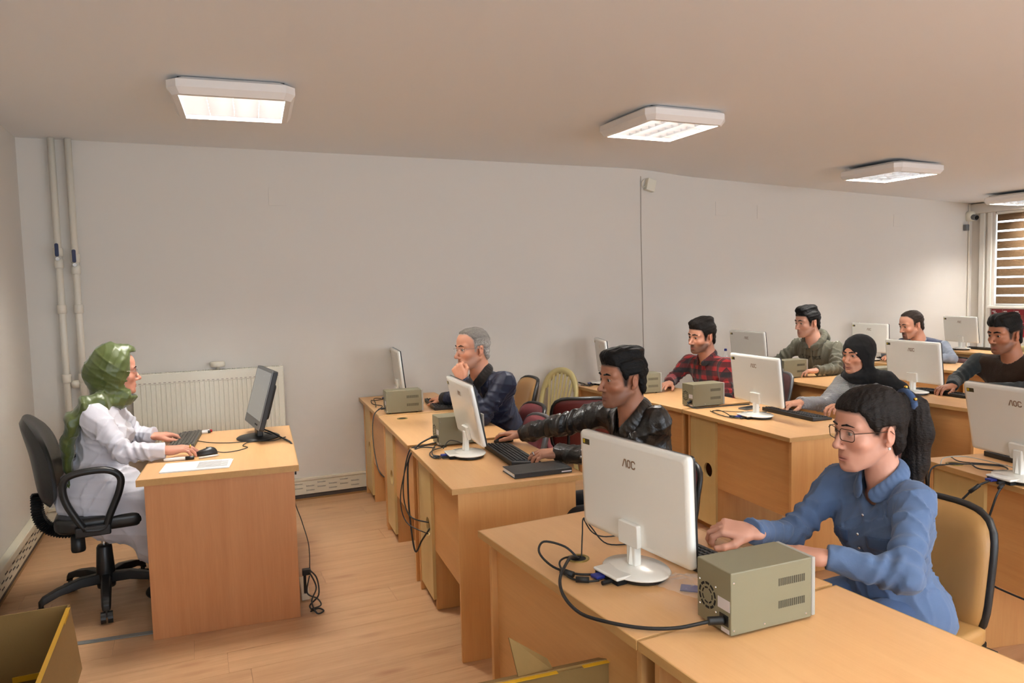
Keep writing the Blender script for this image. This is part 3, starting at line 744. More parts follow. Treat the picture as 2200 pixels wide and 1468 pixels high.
tk = keyboard_proto(.43, .14, 'key_grey', 'key_grey'); tk.location = (-.082, 4.47, .7505); tk.rotation_euler = (0, 0, R(174)); tag(tk, 'dark grey keyboard under the teacher\'s far hand', 'keyboard')
MS = [(1.475, 3.545, .75, 175, 'black mouse in the hand of the leather-jacket man'), (4.62, 3.82, .75, 170, 'black glossy mouse beside the brown-vest man\'s monitor'), (7.38, 5.33, .80, 170, 'black mouse behind the monitor on the last desk'), (.022, 4.02, .75, 185, 'black mouse under the teacher\'s near hand')]
for i, (x, y, z, rz, lab) in enumerate(MS):
    o = mp_ if i == 0 else copy_tree(mp_)
    o.location = (x, y, z + .0005); o.rotation_euler = (0, 0, R(rz)); tag(o, lab, 'mouse', 'black mice')
# ------------------------------------------------------------------ teacher's things
tm = thing('teacher_monitor', 'black monitor with lit grey screen on the teacher desk', 'monitor', (.300, 4.36, .7505), R(6))
MB().lathe([(0, 0), (.115, 0), (.118, .006), (.110, .012), (.03, .016), (0, .016)], n=36).build('base', 'black_plastic', tm, smooth=True)
MB().box(-.012, .022, -.038, .038, .012, .15).build('neck', 'black_plastic', tm, bevel=.006)
Ft = Matrix.Translation((.015, 0, .235)) @ Matrix.Rotation(R(16), 4, 'Y') @ frame((0, 0, 0), (0, -1, 0), (0, 0, 1), (-1, 0, 0))
MB().prism(rrect(.43, .335, .012), 0, .026, Ft @ Matrix.Translation((0, 0, -.026))).build('housing', 'black_plastic', tm, bevel=.004)
MB().prism(rrect(.25, .2, .02), 0, .03, Ft @ Matrix.Translation((0, -.01, -.056))).build('rear_bulge', 'black_plastic', tm, bevel=.008)
MB().prism(rrect(.428, .333, .011), 0, .004, Ft).build('bezel', 'grey_metal', tm, bevel=.001)
MB().prism(rrect(.396, .268, .002, 1), 0, .001, Ft @ Matrix.Translation((0, .017, .0042))).build('screen', 'screen_lit', tm)
for k in range(4): MB().box(-.002, .002, -.004, .004, 0, .002).build('button', 'black_plastic', tm).matrix_local = Ft @ Matrix.Translation((.09 + .02 * k, -.143, .0042))
pp = thing('paper_stack', 'white printed sheets at the near edge of the teacher desk', 'paper', (-.02, 3.775, .7505), R(-6))
rnd = random.Random(3)
for k in range(3):
    o = MB().box(-.150, .150, -.095, .095, 0, .0012).build('sheet', 'paper_white', pp); o.location = (rnd.uniform(-.006, .006), rnd.uniform(-.005, .005), .0016 * k); o.rotation_euler = (0, 0, R(rnd.uniform(-3, 3)))
ln = MB()
for q in range(9): ln.box(.0, .135 - (.03 if q % 3 == 2 else 0), -.06 + q * .015, -.057 + q * .015, .0050, .0053)
ln.build('printed_lines', 'paper_print', pp)
mk = thing('marker_pen', 'white marker with black cap lying in front of the papers', 'pen', (-.105, 3.955, .7505), R(-6))
MB().tube([(-.07, 0, .0085), (-.062, 0, .0085), (.03, 0, .0085)], [.006, .0085, .0085], 12).build('barrel', 'pen_white', mk, smooth=True)
MB().tube([(.03, 0, .0085), (.066, 0, .0085), (.07, 0, .0085)], [.0092, .009, .006], 12).build('cap', 'black_plastic', mk, smooth=True)
pn = thing('pen', 'thin white pen pointing right beside the marker', 'pen', (.03, 3.955, .7505), R(14))
MB().tube([(-.045, 0, .005), (.04, 0, .005), (.055, 0, .005)], [.005, .005, .0012], 10).build('barrel', 'pen_white', pn, smooth=True)
for k, (dx, dy, rz, cap) in enumerate(((-.01, .16, 4, 'black_plastic'), (.0, .185, 7, 'red_ink'))):
    m2 = thing('marker_pen', ['white marker with black end behind the teacher keyboard', 'white marker with red band behind the teacher keyboard'][k], 'pen', (.0 + dx, 4.50 + dy, .7505), R(rz))
    MB().tube([(-.06, 0, .009), (.05, 0, .009)], .009, 12).build('barrel', 'pen_white', m2, smooth=True)
    MB().tube([(.05, 0, .009), (.065, 0, .009)], [.0094, .008], 12).build('cap', cap, m2, smooth=True)
tp = thing('pen_clip', 'small dark blue clip lying behind the teacher keyboard', 'clip', (-.085, 4.70, .7505))
MB().lathe([(.006, .004), (.014, .0), (.022, .004), (.014, .010)], (0, 0, .004), 14).lathe([(.004, .004), (.010, .0), (.016, .004), (.010, .010)], (.03, .01, .004), 14).build('clip_rings', 'blue_plastic', tp, smooth=True)
# ------------------------------------------------------------------ desk clutter
nb = thing('notebook', 'black hardcover notebook with white page edges on the near front-row desk', 'notebook', (1.358, 2.888, .7505), R(-3))
MB().box(-.135, .135, -.076, .076, 0, .003).build('cover', 'black_vinyl', nb, bevel=.001)
MB().box(-.131, .131, -.073, .073, .003, .019).build('pages', 'paper_white', nb)
MB().box(-.135, .135, -.076, .076, .019, .022).build('cover', 'black_vinyl', nb, bevel=.001)
MB().box(-.135, .135, -.0775, -.075, .001, .021).build('spine', 'black_vinyl', nb, bevel=.001)
MB().box(.085, .132, -.0784, -.0772, .006, .011).build('page_marker', 'label_white', nb)
ph = thing('phone', 'grey smartphone lying behind the black-headscarf woman\'s monitor', 'phone', (3.27, 3.70, .7505), R(20))
MB().prism(rrect(.07, .14, .01), 0, .009, Matrix.Rotation(R(80), 4, 'Z')).build('body', 'grey_metal', ph, bevel=.002)
MB().prism(rrect(.062, .125, .004), 0, .0006, Matrix.Translation((0, 0, .0092)) @ Matrix.Rotation(R(80), 4, 'Z')).build('screen', 'screen_dark', ph)
ph2 = thing('phone', 'small dark phone beside the brown-vest man\'s keyboard', 'phone', (4.80, 3.17, .7505), R(10))
MB().prism(rrect(.07, .135, .01), 0, .012, Matrix.Rotation(R(80), 4, 'Z')).build('body', 'cream_plastic', ph2, bevel=.002)
MB().prism(rrect(.066, .13, .008), 0, .002, Matrix.Translation((0, 0, .0122)) @ Matrix.Rotation(R(80), 4, 'Z')).build('screen', 'screen_dark', ph2)
# crumpled plastic wrapper
bg = thing('plastic_bag', 'crumpled clear plastic bag between monitor base and nearest case', 'bag', (1.185, 1.56, .7505), R(20))
rnd = random.Random(9); v, f = [], []; n, m = 14, 12
for i in range(n):
    for j in range(m):
        u, w = i / (n - 1) * 2 - 1, j / (m - 1) * 2 - 1
        h = .034 * max(0, 1 - u * u) * max(0, 1 - w * w) ** .6
        v.append((u * .055 + rnd.uniform(-.004, .004), w * .085 + rnd.uniform(-.005, .005), .002 + h * rnd.uniform(.5, 1.15)))
for i in range(n - 1):
    for j in range(m - 1): f.append((i*m+j, (i+1)*m+j, (i+1)*m+j+1, i*m+j+1))
mesh_obj('film', v, f, 'clear_film', bg)
MB().box(-.03, .01, -.05, .03, .001, .004).build('blue_label', 'vga_blue', bg).rotation_euler = (0, 0, .5)

# ------------------------------------------------------------------ cables
def cable(name, label, runs, mat='black_rubber', r=.0035, beads=()):
    t = thing(name, label, 'cable')
    for rn in runs:
        rr = r
        if isinstance(rn, tuple) and isinstance(rn[0], (int, float)) and isinstance(rn[1], list): rr, rn = rn
        MB().tube(spline(rn, 6), rr, 7).build('cord', mat, t, smooth=True)
    for a, b, rad in beads: MB().tube([a, b], rad, 10).build('ferrite_bead', mat, t, smooth=True)
    return t
Zt = .754
# near case: power lead drooping over the desk's front edge back to the cable hole
cable('power_cable', 'thick black power cable drooping from the nearest case over the desk edge', [(.0045, [(1.078, 1.312, .787), (1.045, 1.325, .784), (.985, 1.36, .768), (.925, 1.41, .760), (.868, 1.48, .758), (.842, 1.56, .752), (.846, 1.65, .758), (.875, 1.73, .770), (.925, 1.79, .782), (.975, 1.85, .775), (1.015, 1.883, .752)]), (.010, [(1.083, 1.312, .787), (1.050, 1.326, .786)])])
cable('monitor_cable', 'black cables with a loop behind the nearest monitor base', [(.0035, [(.985, 1.745, .758), (.945, 1.775, .757), (.905, 1.83, .765), (.895, 1.90, .785), (.93, 1.94, .80), (.985, 1.91, .785), (1.015, 1.885, .752)]), (.003, [(.98, 1.70, .758), (.94, 1.72, .756), (.92, 1.77, .756), (.93, 1.84, .766), (.97, 1.875, .766), (1.02, 1.886, .752)]), (.0022, [(1.03, 1.89, .752), (1.07, 1.955, .80), (1.10, 2.00, .83), (1.12, 1.985, .80), (1.15, 1.94, .757), (1.24, 1.90, .756), (1.32, 1.83, .76)]), (.0022, [(1.10, 2.00, .828), (1.13, 2.0, .78), (1.18, 2.0, .757), (1.28, 1.99, .756)])], beads=[((.955, 1.712, .760), (.925, 1.732, .760), .0085), ((.935, 1.765, .759), (.915, 1.80, .762), .009)])
cable('power_cable', 'black cable from the far front-row case hanging down to its desk door', [(.0035, [(1.132, 4.765, .79), (1.10, 4.78, .785), (1.06, 4.77, .75), (1.035, 4.72, .66), (1.02, 4.62, .54), (1.02, 4.52, .44), (1.045, 4.478, .40)]), (.007, [(1.134, 4.765, .79), (1.11, 4.775, .787)])])
cable('monitor_cable', 'black cables behind the far front-row monitor', [(.003, [(1.27, 5.40, .758), (1.2, 5.38, .756), (1.16, 5.30, .77), (1.15, 5.2, .758), (1.19, 5.08, .757), (1.13, 4.95, .757)]), (.003, [(1.27, 5.44, .758), (1.21, 5.42, .765), (1.18, 5.25, .756), (1.14, 5.06, .757)])])
cable('power_cable', 'bundle of black cables hanging from the middle case to the near cabinet door', [(.0045, [(1.128, 3.625, .80), (1.10, 3.62, .80), (1.03, 3.63, .765), (.975, 3.62, .70), (.955, 3.58, .56), (.955, 3.56, .40), (.965, 3.52, .25), (.98, 3.44, .33), (1.005, 3.385, .40)]), (.0035, [(1.128, 3.63, .77), (1.06, 3.64, .757), (.985, 3.645, .735), (.935, 3.60, .56), (.94, 3.52, .44), (1.0, 3.39, .43)]), (.003, [(1.10, 3.56, .757), (1.02, 3.60, .757), (.97, 3.61, .70), (.92, 3.60, .52), (.93, 3.54, .40), (1.0, 3.40, .37)]), (.008, [(1.130, 3.625, .80), (1.10, 3.622, .80)])])
cable('monitor_cable', 'tangle of black cables behind the leather-jacket man\'s monitor base', [(.003, [(1.07, 3.36, .758), (1.04, 3.40, .757), (1.06, 3.48, .765), (1.10, 3.54, .775), (1.14, 3.55, .757)]), (.003, [(1.07, 3.33, .758), (1.03, 3.35, .757), (1.03, 3.43, .757), (1.08, 3.52, .757), (1.16, 3.56, .757)]), (.0025, [(1.13, 3.52, .757), (1.18, 3.55, .79), (1.27, 3.54, .757)])], beads=[((1.05, 3.345, .759), (1.035, 3.37, .759), .008)])
cable('monitor_cable', 'black cables with blue plug behind the half hidden second-row monitor', [(.003, [(3.0, 5.28, .757), (2.95, 5.24, .757), (2.90, 5.26, .768), (2.89, 5.30, .78), (2.96, 5.31, .757)]), (.004, [(3.0, 5.24, .757), (2.93, 5.20, .757), (2.90, 5.28, .757)])], beads=[((2.97, 5.25, .76), (2.94, 5.22, .76), .009)])
cable('monitor_cable', 'thin black cables behind the black-headscarf woman\'s monitor', [(.003, [(2.97, 3.43, .757), (2.95, 3.48, .757), (2.96, 3.56, .772), (2.97, 3.64, .775), (2.99, 3.72, .754)]), (.003, [(2.97, 3.46, .757), (2.93, 3.50, .757), (2.94, 3.60, .757), (2.99, 3.74, .754)]), (.0022, [(3.0, 3.73, .757), (3.06, 3.66, .757), (3.15, 3.57, .757), (3.25, 3.52, .757)])], beads=[((2.955, 3.47, .76), (2.945, 3.50, .76), .008)])
cable('power_cable', 'black power cable running along the base of the plaid man\'s case', [(.004, [(2.976, 3.93, .79), (2.95, 3.92, .775), (2.96, 3.87, .757), (3.05, 3.84, .757), (3.2, 3.83, .757), (3.36, 3.80, .757)]), (.008, [(2.978, 3.93, .79), (2.955, 3.925, .783)])])
cable('power_cable', 'short black cable at the foot of the hoodie man\'s case', [(.0035, [(4.525, 4.73, .79), (4.50, 4.70, .765), (4.53, 4.67, .757), (4.58, 4.66, .765), (4.62, 4.68, .757)])])
cable('monitor_cable', 'black cables with blue plug hanging off the desk at the right edge', [(.0045, [(2.845, 1.86, .758), (2.80, 1.885, .73), (2.77, 1.93, .66), (2.755, 1.97, .60), (2.80, 2.03, .55)]), (.004, [(2.845, 1.80, .758), (2.79, 1.79, .73), (2.77, 1.80, .66), (2.765, 1.83, .55), (2.80, 1.88, .45), (2.82, 1.95, .42)])], beads=[((2.815, 1.876, .742), (2.79, 1.90, .71), .008), ((2.83, 1.80, .756), (2.81, 1.795, .748), .008)])
cable('monitor_cable', 'loose thin cables on the desk at the right edge', [(.003, [(2.94, 2.13, .753), (3.0, 2.10, .757), (3.07, 2.05, .757), (3.12, 1.98, .757), (3.06, 1.93, .757), (3.0, 2.0, .757), (3.06, 2.08, .757)]), (.0025, [(3.10, 2.20, .757), (3.05, 2.12, .757), (3.10, 2.05, .757), (3.15, 1.98, .757)]), (.0035, [(2.945, 2.13, .753), (2.90, 2.13, .752), (2.875, 2.135, .72), (2.865, 2.13, .60), (2.86, 2.12, .50)])])
cable('network_cable', 'thin grey cable arching over the desk at the right edge', [(.0022, [(2.95, 2.14, .753), (3.02, 2.17, .768), (3.1, 2.12, .772), (3.12, 1.95, .762), (3.08, 1.80, .757)])], mat='case_bezel')
cable('power_cable', 'black cable stretched low in front of the right-edge desk', [(.004, [(2.78, 1.93, .40), (2.74, 1.75, .385), (2.69, 1.5, .40), (2.66, 1.25, .45)])])
# teacher cables
cable('monitor_cable', 'bundle of black cables leaving the teacher monitor over the desk corner', [(.0045, [(.33, 4.34, .80), (.37, 4.30, .785), (.41, 4.24, .765), (.435, 4.17, .757), (.448, 4.10, .755), (.462, 4.05, .71), (.455, 4.0, .60)]), (.0035, [(.335, 4.37, .78), (.39, 4.34, .758), (.43, 4.22, .757), (.452, 4.09, .752), (.463, 4.04, .70)]), (.003, [(.30, 4.22, .757), (.37, 4.21, .756), (.41, 4.24, .757), (.44, 4.27, .757)])])
cable('keyboard_cable', 'thin black cable from the teacher keyboard across the desk', [(.0025, [(-.02, 4.42, .756), (.05, 4.33, .755), (.14, 4.27, .755), (.22, 4.26, .755), (.28, 4.24, .755), (.33, 4.23, .755)])])
cable('mouse_cable', 'thin black cable from the teacher mouse across the desk', [(.0025, [(.075, 4.02, .762), (.11, 4.02, .755), (.17, 4.03, .755), (.225, 4.09, .755), (.205, 4.15, .755), (.23, 4.22, .755), (.27, 4.24, .755)])])
cable('floor_cable', 'black cable hanging down the teacher desk to a heap on the floor', [(.0025, [(.452, 4.05, .72), (.435, 3.95, .50), (.46, 3.86, .38), (.478, 3.78, .28), (.470, 3.72, .18)]), (.004, [(.470, 3.72, .17), (.50, 3.70, .13), (.50, 3.66, .06), (.455, 3.66, .012), (.47, 3.60, .006)]), (.004, [(.468, 3.72, .16), (.49, 3.66, .10), (.46, 3.62, .05), (.475, 3.56, .01), (.51, 3.58, .008), (.49, 3.62, .008), (.45, 3.60, .008)]), (.0035, [(.465, 3.70, .15), (.445, 3.66, .08), (.49, 3.64, .05), (.50, 3.60, .03), (.45, 3.60, .02)])])
ps = thing('power_strip', 'white power strip standing behind the teacher desk leg', 'power strip', (.452, 3.79, 0), R(-4))
MB().box(-.02, .02, -.03, .22, 0, .035).build('body', 'trunk_pvc', ps, bevel=.004)
MB().box(-.012, .03, -.03, .0, .13, .16).tube([(0, -.015, .03), (0, -.015, .14)], .008, 8).build('plug', 'black_plastic', ps, bevel=.003)

# ------------------------------------------------------------------ chairs
def padded_chair(label, loc, rz, pad, shell='black_plastic', rim='black_plastic', bw=.45, bh=.40, z0=.46, lean=14, group='padded visitor chairs', arms=False):
    """faces local -x"""
    t = thing('visitor_chair', label, 'chair', (loc[0], loc[1], 0), R(rz), group)
    def back(off, th, grow, name, mat):
        nu, nv = 13, 11; V = [[], []]
        for side in (0, 1):
            for i in range(nu):
                for j in range(nv):
                    a = i / (nu - 1) * 2 - 1; b = j / (nv - 1) * 2 - 1
                    # superellipse map
                    e = .42
                    k = max(abs(a), abs(b)); 
                    if k > 0:
                        n_ = (abs(a) ** (2 / e) + abs(b) ** (2 / e)) ** (e / 2); s = k / n_ if n_ > 0 else 1
                    else: s = 1
                    y = a * s * (bw / 2 + grow); zz = b * s * (bh / 2 + grow)
                    r2 = k ** 6
                    dx = -.05 * (y / (bw / 2)) ** 2
                    x = dx + off + (th if side else 0) * (1 - .75 * r2) * (1 if side else 0) - (0 if side else 0)
                    x += zz * math.sin(R(lean)); 
                    V[side].append((.20 + x, y, z0 + bh / 2 + zz * math.cos(R(lean))))
        v = V[0] + V[1]; n = nu * nv; f = []
        for i in range(nu - 1):
            for j in range(nv - 1):
                a, b, c, d = i*nv+j, (i+1)*nv+j, (i+1)*nv+j+1, i*nv+j+1
                f += [(a, b, c, d), (n+a, n+d, n+c, n+b)]
        bd = [i*nv for i in range(nu)] + [(nu-1)*nv+j for j in range(1, nv)] + [i*nv+nv-1 for i in range(nu-2, -1, -1)] + [j for j in range(nv-2, 0, -1)]
        for q in range(len(bd)):
            a, b = bd[q], bd[(q+1) % len(bd)]; f.append((a, n+a, n+b, b))
        return mesh_obj(name, v, f, mat, t, smooth=True)
    back(0.0, -.045, 0, 'backrest', pad)
    back(.008, .020, .006, 'back_shell', shell)
    pts = []
    for k in range(41):
        th = 2 * math.pi * k / 40; e = .42; a_, b_ = math.cos(th), math.sin(th); m_ = (abs(a_) ** (2 / e) + abs(b_) ** (2 / e)) ** (e / 2)
        y = a_ / m_ * (bw / 2 + .004); zz = b_ / m_ * (bh / 2 + .004); pts.append((.206 - .05 * (y / (bw / 2)) ** 2 + zz * math.sin(R(lean)), y, z0 + bh / 2 + zz * math.cos(R(lean))))
    MB().tube(pts, .013, 8, cap=False).build('back_rim', rim, t, smooth=True)
    MB().prism(rrect(.46, .46, .10, 5), 0, .06, Matrix.Translation((-.03, 0, .415))).build('seat', pad, t, bevel=.018, bseg=3)
    MB().prism(rrect(.465, .465, .10, 5), 0, .018, Matrix.Translation((-.03, 0, .396))).build('seat_shell', shell, t)
    for s in (-1, 1):
        MB().tube(spline([(-.23, s * .235, 0), (-.21, s * .235, .2), (-.20, s * .235, .385)]), .011, 8).build('leg', 'black_plastic', t, smooth=True)
        MB().tube(spline([(.26, s * .235, 0), (.20, s * .235, .2), (.17, s * .235, .385)]), .011, 8).build('leg', 'black_plastic', t, smooth=True)
        MB().tube(spline([(.10, s * .10, .39), (.20, s * .10, .42), (.235, s * .10, .50), (.25, s * .10, .60)]), .010, 8).build('back_support', 'black_plastic', t, smooth=True)
    MB().tube([(-.20, -.235, .385), (-.20, .235, .385), (.17, .235, .385), (.17, -.235, .385), (-.20, -.235, .385)], .010, 8).build('seat_frame', 'black_plastic', t)
    return t
padded_chair('tan vinyl chair of the woman in the denim shirt', (2.05, 1.65), 6, 'tan_vinyl', bw=.44, bh=.40, z0=.42, lean=10)
padded_chair('tan vinyl chair by the back wall right of the navy-jacket man', (2.05, 4.93), -8, 'tan_vinyl', bw=.44, bh=.40, z0=.50)
padded_chair('burgundy fabric chair with low rounded back behind the mouse hand', (1.62, 3.86), -5, 'burgundy_fabric', bw=.36, bh=.34, z0=.47, shell='grey_metal', rim='grey_metal')
padded_chair('dark red chair with black rim turned towards the leather-jacket man', (2.42, 4.44), -112, 'burgundy_fabric', bw=.40, bh=.38, z0=.45, shell='red_plastic')
padded_chair('maroon chair with grey rim beside the third-row desk', (4.20, 4.66), -4, 'maroon_fabric', bw=.40, bh=.34, z0=.48, shell='grey_metal', rim='grey_metal')
padded_chair('burgundy chair under the man in the leather jacket', (1.84, 2.80), 0, 'burgundy_fabric', bw=.40, bh=.30, z0=.44)
padded_chair('burgundy chair under the man in the navy jacket', (1.84, 4.38), -4, 'burgundy_fabric', bw=.40, bh=.34, z0=.45)
padded_chair('dark chair under the man in the plaid shirt', (3.70, 4.60), 0, 'maroon_fabric', bw=.44, bh=.40, z0=.47)
padded_chair('dark chair under the woman in the black headscarf', (4.08, 3.42), -4, 'maroon_fabric', bw=.42, bh=.34, z0=.44)
padded_chair('maroon chair under the man in the hoodie', (5.27, 4.93), 0, 'maroon_fabric', bw=.46, bh=.40, z0=.46)
padded_chair('maroon chair under the man in the navy vest', (7.00, 5.08), 0, 'maroon_fabric', bw=.42, bh=.30, z0=.44)
padded_chair('maroon chair under the man in the brown vest', (5.36, 3.28), 0, 'maroon_fabric', bw=.42, bh=.30, z0=.44)
def plastic_chair(label, loc, rz):
    """monobloc chair with slatted fan back, faces local -x"""
    t = thing('plastic_chair', label, 'chair', (loc[0], loc[1], 0), R(rz), 'cream plastic chairs')
    arch = []
    for k in range(17):
        a = math.pi * k / 16; y = math.cos(a) * .225; z = .60 + math.sin(a) ** .7 * .30
        arch.append((.21 + (z - .45) * .22, y, z))
    pts = [(.20, .20, .44)] + arch + [(.20, -.20, .44)]
    # band profile
    v, f = [], []; P_ = spline(pts, 3); m = len(P_)
    for i, p in enumerate(P_):
        c = Vector((p.x, 0, .58)); d = (Vector((0, p.y, p.z)) - Vector((0, 0, .58))); d.normalize()
        w = .055 if p.z > .75 else .04
        for dx, dw in ((-.012, 0), (-.016, -.5), (-.012, -1), (.010, -1), (.014, -.5), (.010, 0)):
            q = p + Vector((0, d.y, d.z)) * w * dw; v.append((q.x + dx, q.y, q.z))
    for i in range(m - 1):
        for k in range(6): f.append((i*6+k, (i+1)*6+k, (i+1)*6+(k+1) % 6, i*6+(k+1) % 6))
    mesh_obj('back_arch', v, f, 'cream_plastic', t, smooth=True)
    for k in range(7):
        y0 = (k - 3) * .030; y1 = (k - 3) * .047; w = .011; zt = .60 + math.sqrt(max(0, 1 - (y1 / .225) ** 2)) ** .7 * .30 - .045
        pts = [Vector((.212 + (.21 + (zt - .45) * .22 - .212) * q / 8, y0 + (y1 - y0) * q / 8, .44 + (zt - .44) * q / 8)) for q in range(9)]
        v, f = [], []
        for p in pts: v += [(p.x - .004, p.y - w, p.z), (p.x - .004, p.y + w, p.z), (p.x + .004, p.y + w, p.z), (p.x + .004, p.y - w, p.z)]
        for i in range(len(pts) - 1):
            for q in range(4): f.append((i*4+q, i*4+(q+1) % 4, (i+1)*4+(q+1) % 4, (i+1)*4+q))
        mesh_obj('back_slat', v, f, 'cream_plastic', t)
    MB().prism(rrect(.44, .43, .06, 4), 0, .022, Matrix.Translation((0, 0, .42))).build('seat', 'cream_plastic', t, bevel=.006)
    for s in (-1, 1):
        for x0, x1 in ((-.19, -.24), (.19, .25)):
            v = MB(); v.tube([(x1, s * .225, 0), (x0, s * .195, .425)], [.020, .032], 4); v.build('leg', 'cream_plastic', t, bevel=.004)
    return t
plastic_chair('cream plastic chair with slatted back standing against the back wall', (2.50, 5.32), 15)
plastic_chair('cream plastic chair behind the brown-vest man\'s monitor', (6.95, 4.50), -8)
plastic_chair('cream plastic chair at the right edge behind the brown-vest man', (6.95, 3.62), 0)
# office chair of the teacher
oc = thing('office_chair', 'black office chair with looped armrests and star base under the teacher', 'chair', (-.485, 4.23, 0), R(3))
for k in range(5):
    a = R(200 + 72 * k); d = Vector((math.cos(a), math.sin(a), 0)); n_ = Vector((-d.y, d.x, 0)); v, f = [], []
    for r_, z, w, h in ((.03, .13, .026, .05), (.12, .135, .026, .045), (.22, .118, .024, .036), (.285, .095, .022, .034), (.305, .075, .018, .03)):
        for sx, sz in ((-1, -.5), (1, -.5), (.75, .5), (-.75, .5)):
            p = d * r_ + n_ * (w * sx) + Vector((0, 0, z + h * sz)); v.append(tuple(p))
    for i in range(4):
        for q in range(4): f.append((i*4+q, i*4+(q+1) % 4, (i+1)*4+(q+1) % 4, (i+1)*4+q))
    f += [(3, 2, 1, 0), (16, 17, 18, 19)]
    mesh_obj('star_leg', v, f, 'black_plastic', oc, bevel=.005)
    ca = MB(); c = d * .295
    for s in (-1, 1): ca.cyl(tuple(c + n_ * (.004 * s) + Vector((0, 0, .028))), tuple(c + n_ * (.026 * s) + Vector((0, 0, .028))), .028, 16)
    ca.cyl(tuple(c + Vector((0, 0, .03))), tuple(c + Vector((0, 0, .07))), .011, 10)
    ca.build('caster', 'black_plastic', oc)
MB().lathe([(0, .08), (.042, .08), (.045, .10), (.042, .19), (.036, .29), (.030, .30), (0, .30)], n=20).build('column_cover', 'black_plastic', oc, smooth=True)
MB().cyl((0, 0, .30), (0, 0, .41), .013, 14).build('gas_spring', 'chrome', oc)
MB().box(-.11, .09, -.07, .07, .39, .43).build('mechanism', 'black_plastic', oc, bevel=.008)
MB().lathe([(0, -.06), (.030, -.06), (.033, -.05), (.030, .03), (0, .03)], (-.105, -.10, .375), 16).build('tension_knob', 'black_plastic', oc, smooth=True)
MB().prism(rrect(.44, .46, .10, 6), 0, .075, Matrix.Translation((.02, 0, .43))).build('seat', 'black_vinyl', oc, bevel=.026, bseg=3)
# back pad: tall oval
nu, nv = 15, 17; v, f = [], []
for side in (0, 1):
    for i in range(nu):
        for j in range(nv):
            a = i / (nu - 1) * 2 - 1; b = j / (nv - 1) * 2 - 1; k = max(abs(a), abs(b)); e = .62
            n2 = (abs(a) ** (2 / e) + abs(b) ** (2 / e)) ** (e / 2); s = k / n2 if n2 > 0 else 1
            y, zz = a * s * .215 * (1 - .10 * b), b * s * .225
            x = -.245 + .05 * (y / .215) ** 2 - zz * .13 - .035 * (b * s) ** 2 * (1 if b > 0 else .3) + (.042 if side else -.042) * math.sqrt(max(0, 1 - k ** 4))
            v.append((x, y, .775 + zz))
n_ = nu * nv
for i in range(nu - 1):
    for j in range(nv - 1):
        a, b, c, d = i*nv+j, (i+1)*nv+j, (i+1)*nv+j+1, i*nv+j+1; f += [(a, d, c, b), (n_+a, n_+b, n_+c, n_+d)]
mesh_obj('backrest', v, f, 'black_vinyl', oc, smooth=True)
# ribbed bellows joining seat and back
pts = spline([(-.06, 0, .40), (-.16, 0, .395), (-.24, 0, .43), (-.275, 0, .50), (-.275, 0, .60)], 8); v, f = [], []
for i in range(len(pts) * 2 - 1):
    p = pts[i // 2] if i % 2 == 0 else (pts[i // 2] + pts[i // 2 + 1]) / 2
    q = pts[min(i // 2 + 1, len(pts) - 1)] - pts[max(i // 2 - 1, 0)]; q.normalize(); nx = Vector((q.z, 0, -q.x)); g = 1.0 if i % 2 == 0 else .78
    for sx, sy in ((-1, -1), (-.6, -1.2), (.6, -1.2), (1, -1), (1, 1), (.6, 1.2), (-.6, 1.2), (-1, 1)): v.append(tuple(p + nx * (.026 * sx * g) + Vector((0, .036 * sy * g, 0))))
for i in range(len(pts) * 2 - 2):
    for k in range(8): f.append((i*8+k, i*8+(k+1) % 8, (i+1)*8+(k+1) % 8, (i+1)*8+k))
mesh_obj('bellows', v, f, 'black_rubber', oc)
for s in (-1, 1):
    y = s * .255
    loop = [(-.06, y, .455), (-.13, y, .60), (-.135, y, .70), (-.08, y, .735), (.04, y, .738), (.10, y, .70), (.095, y, .63), (.05, y, .52), (.02, y, .455), (-.06, y, .455)]
    MB().tube(spline(loop, 6), .017, 10).build('armrest', 'black_plastic', oc, smooth=True)
    MB().box(-.10, .05, y - .016, y + .016, .425, .475).box(-.05, .02, min(y, y - s * .06), max(y, y - s * .06), .425, .45).build('armrest_mount', 'black_plastic', oc, bevel=.006)
# ------------------------------------------------------------------ cardboard boxes
def carton(label, corner, rz, w, d, h, flaps):
    t = thing('cardboard_box', label, 'box', (corner[0], corner[1], 0), R(rz))
    e = .006
    MB().box(0, w, 0, e, 0, h).build('wall_panel', 'cardboard', t); MB().box(0, w, d - e, d, 0, h).build('wall_panel', 'cardboard', t)
    MB().box(0, e, e, d - e, 0, h).build('wall_panel', 'cardboard', t); MB().box(w - e, w, e, d - e, 0, h).build('wall_panel', 'cardboard', t)
    MB().box(e, w - e, e, d - e, 0.001, e).build('bottom_panel', 'cardboard', t)
    for pts in flaps:
        P_ = [Vector(p) for p in pts]; n = (P_[1] - P_[0]).cross(P_[2] - P_[0]).normalized() * .005; k = len(P_)
        mesh_obj('flap', [tuple(p) for p in P_] + [tuple(p + n) for p in P_], [tuple(range(k)), tuple(range(2*k-1, k-1, -1))] + [(i, k+i, k+(i+1) % k, (i+1) % k) for i in range(k)], 'cardboard', t)
    return t
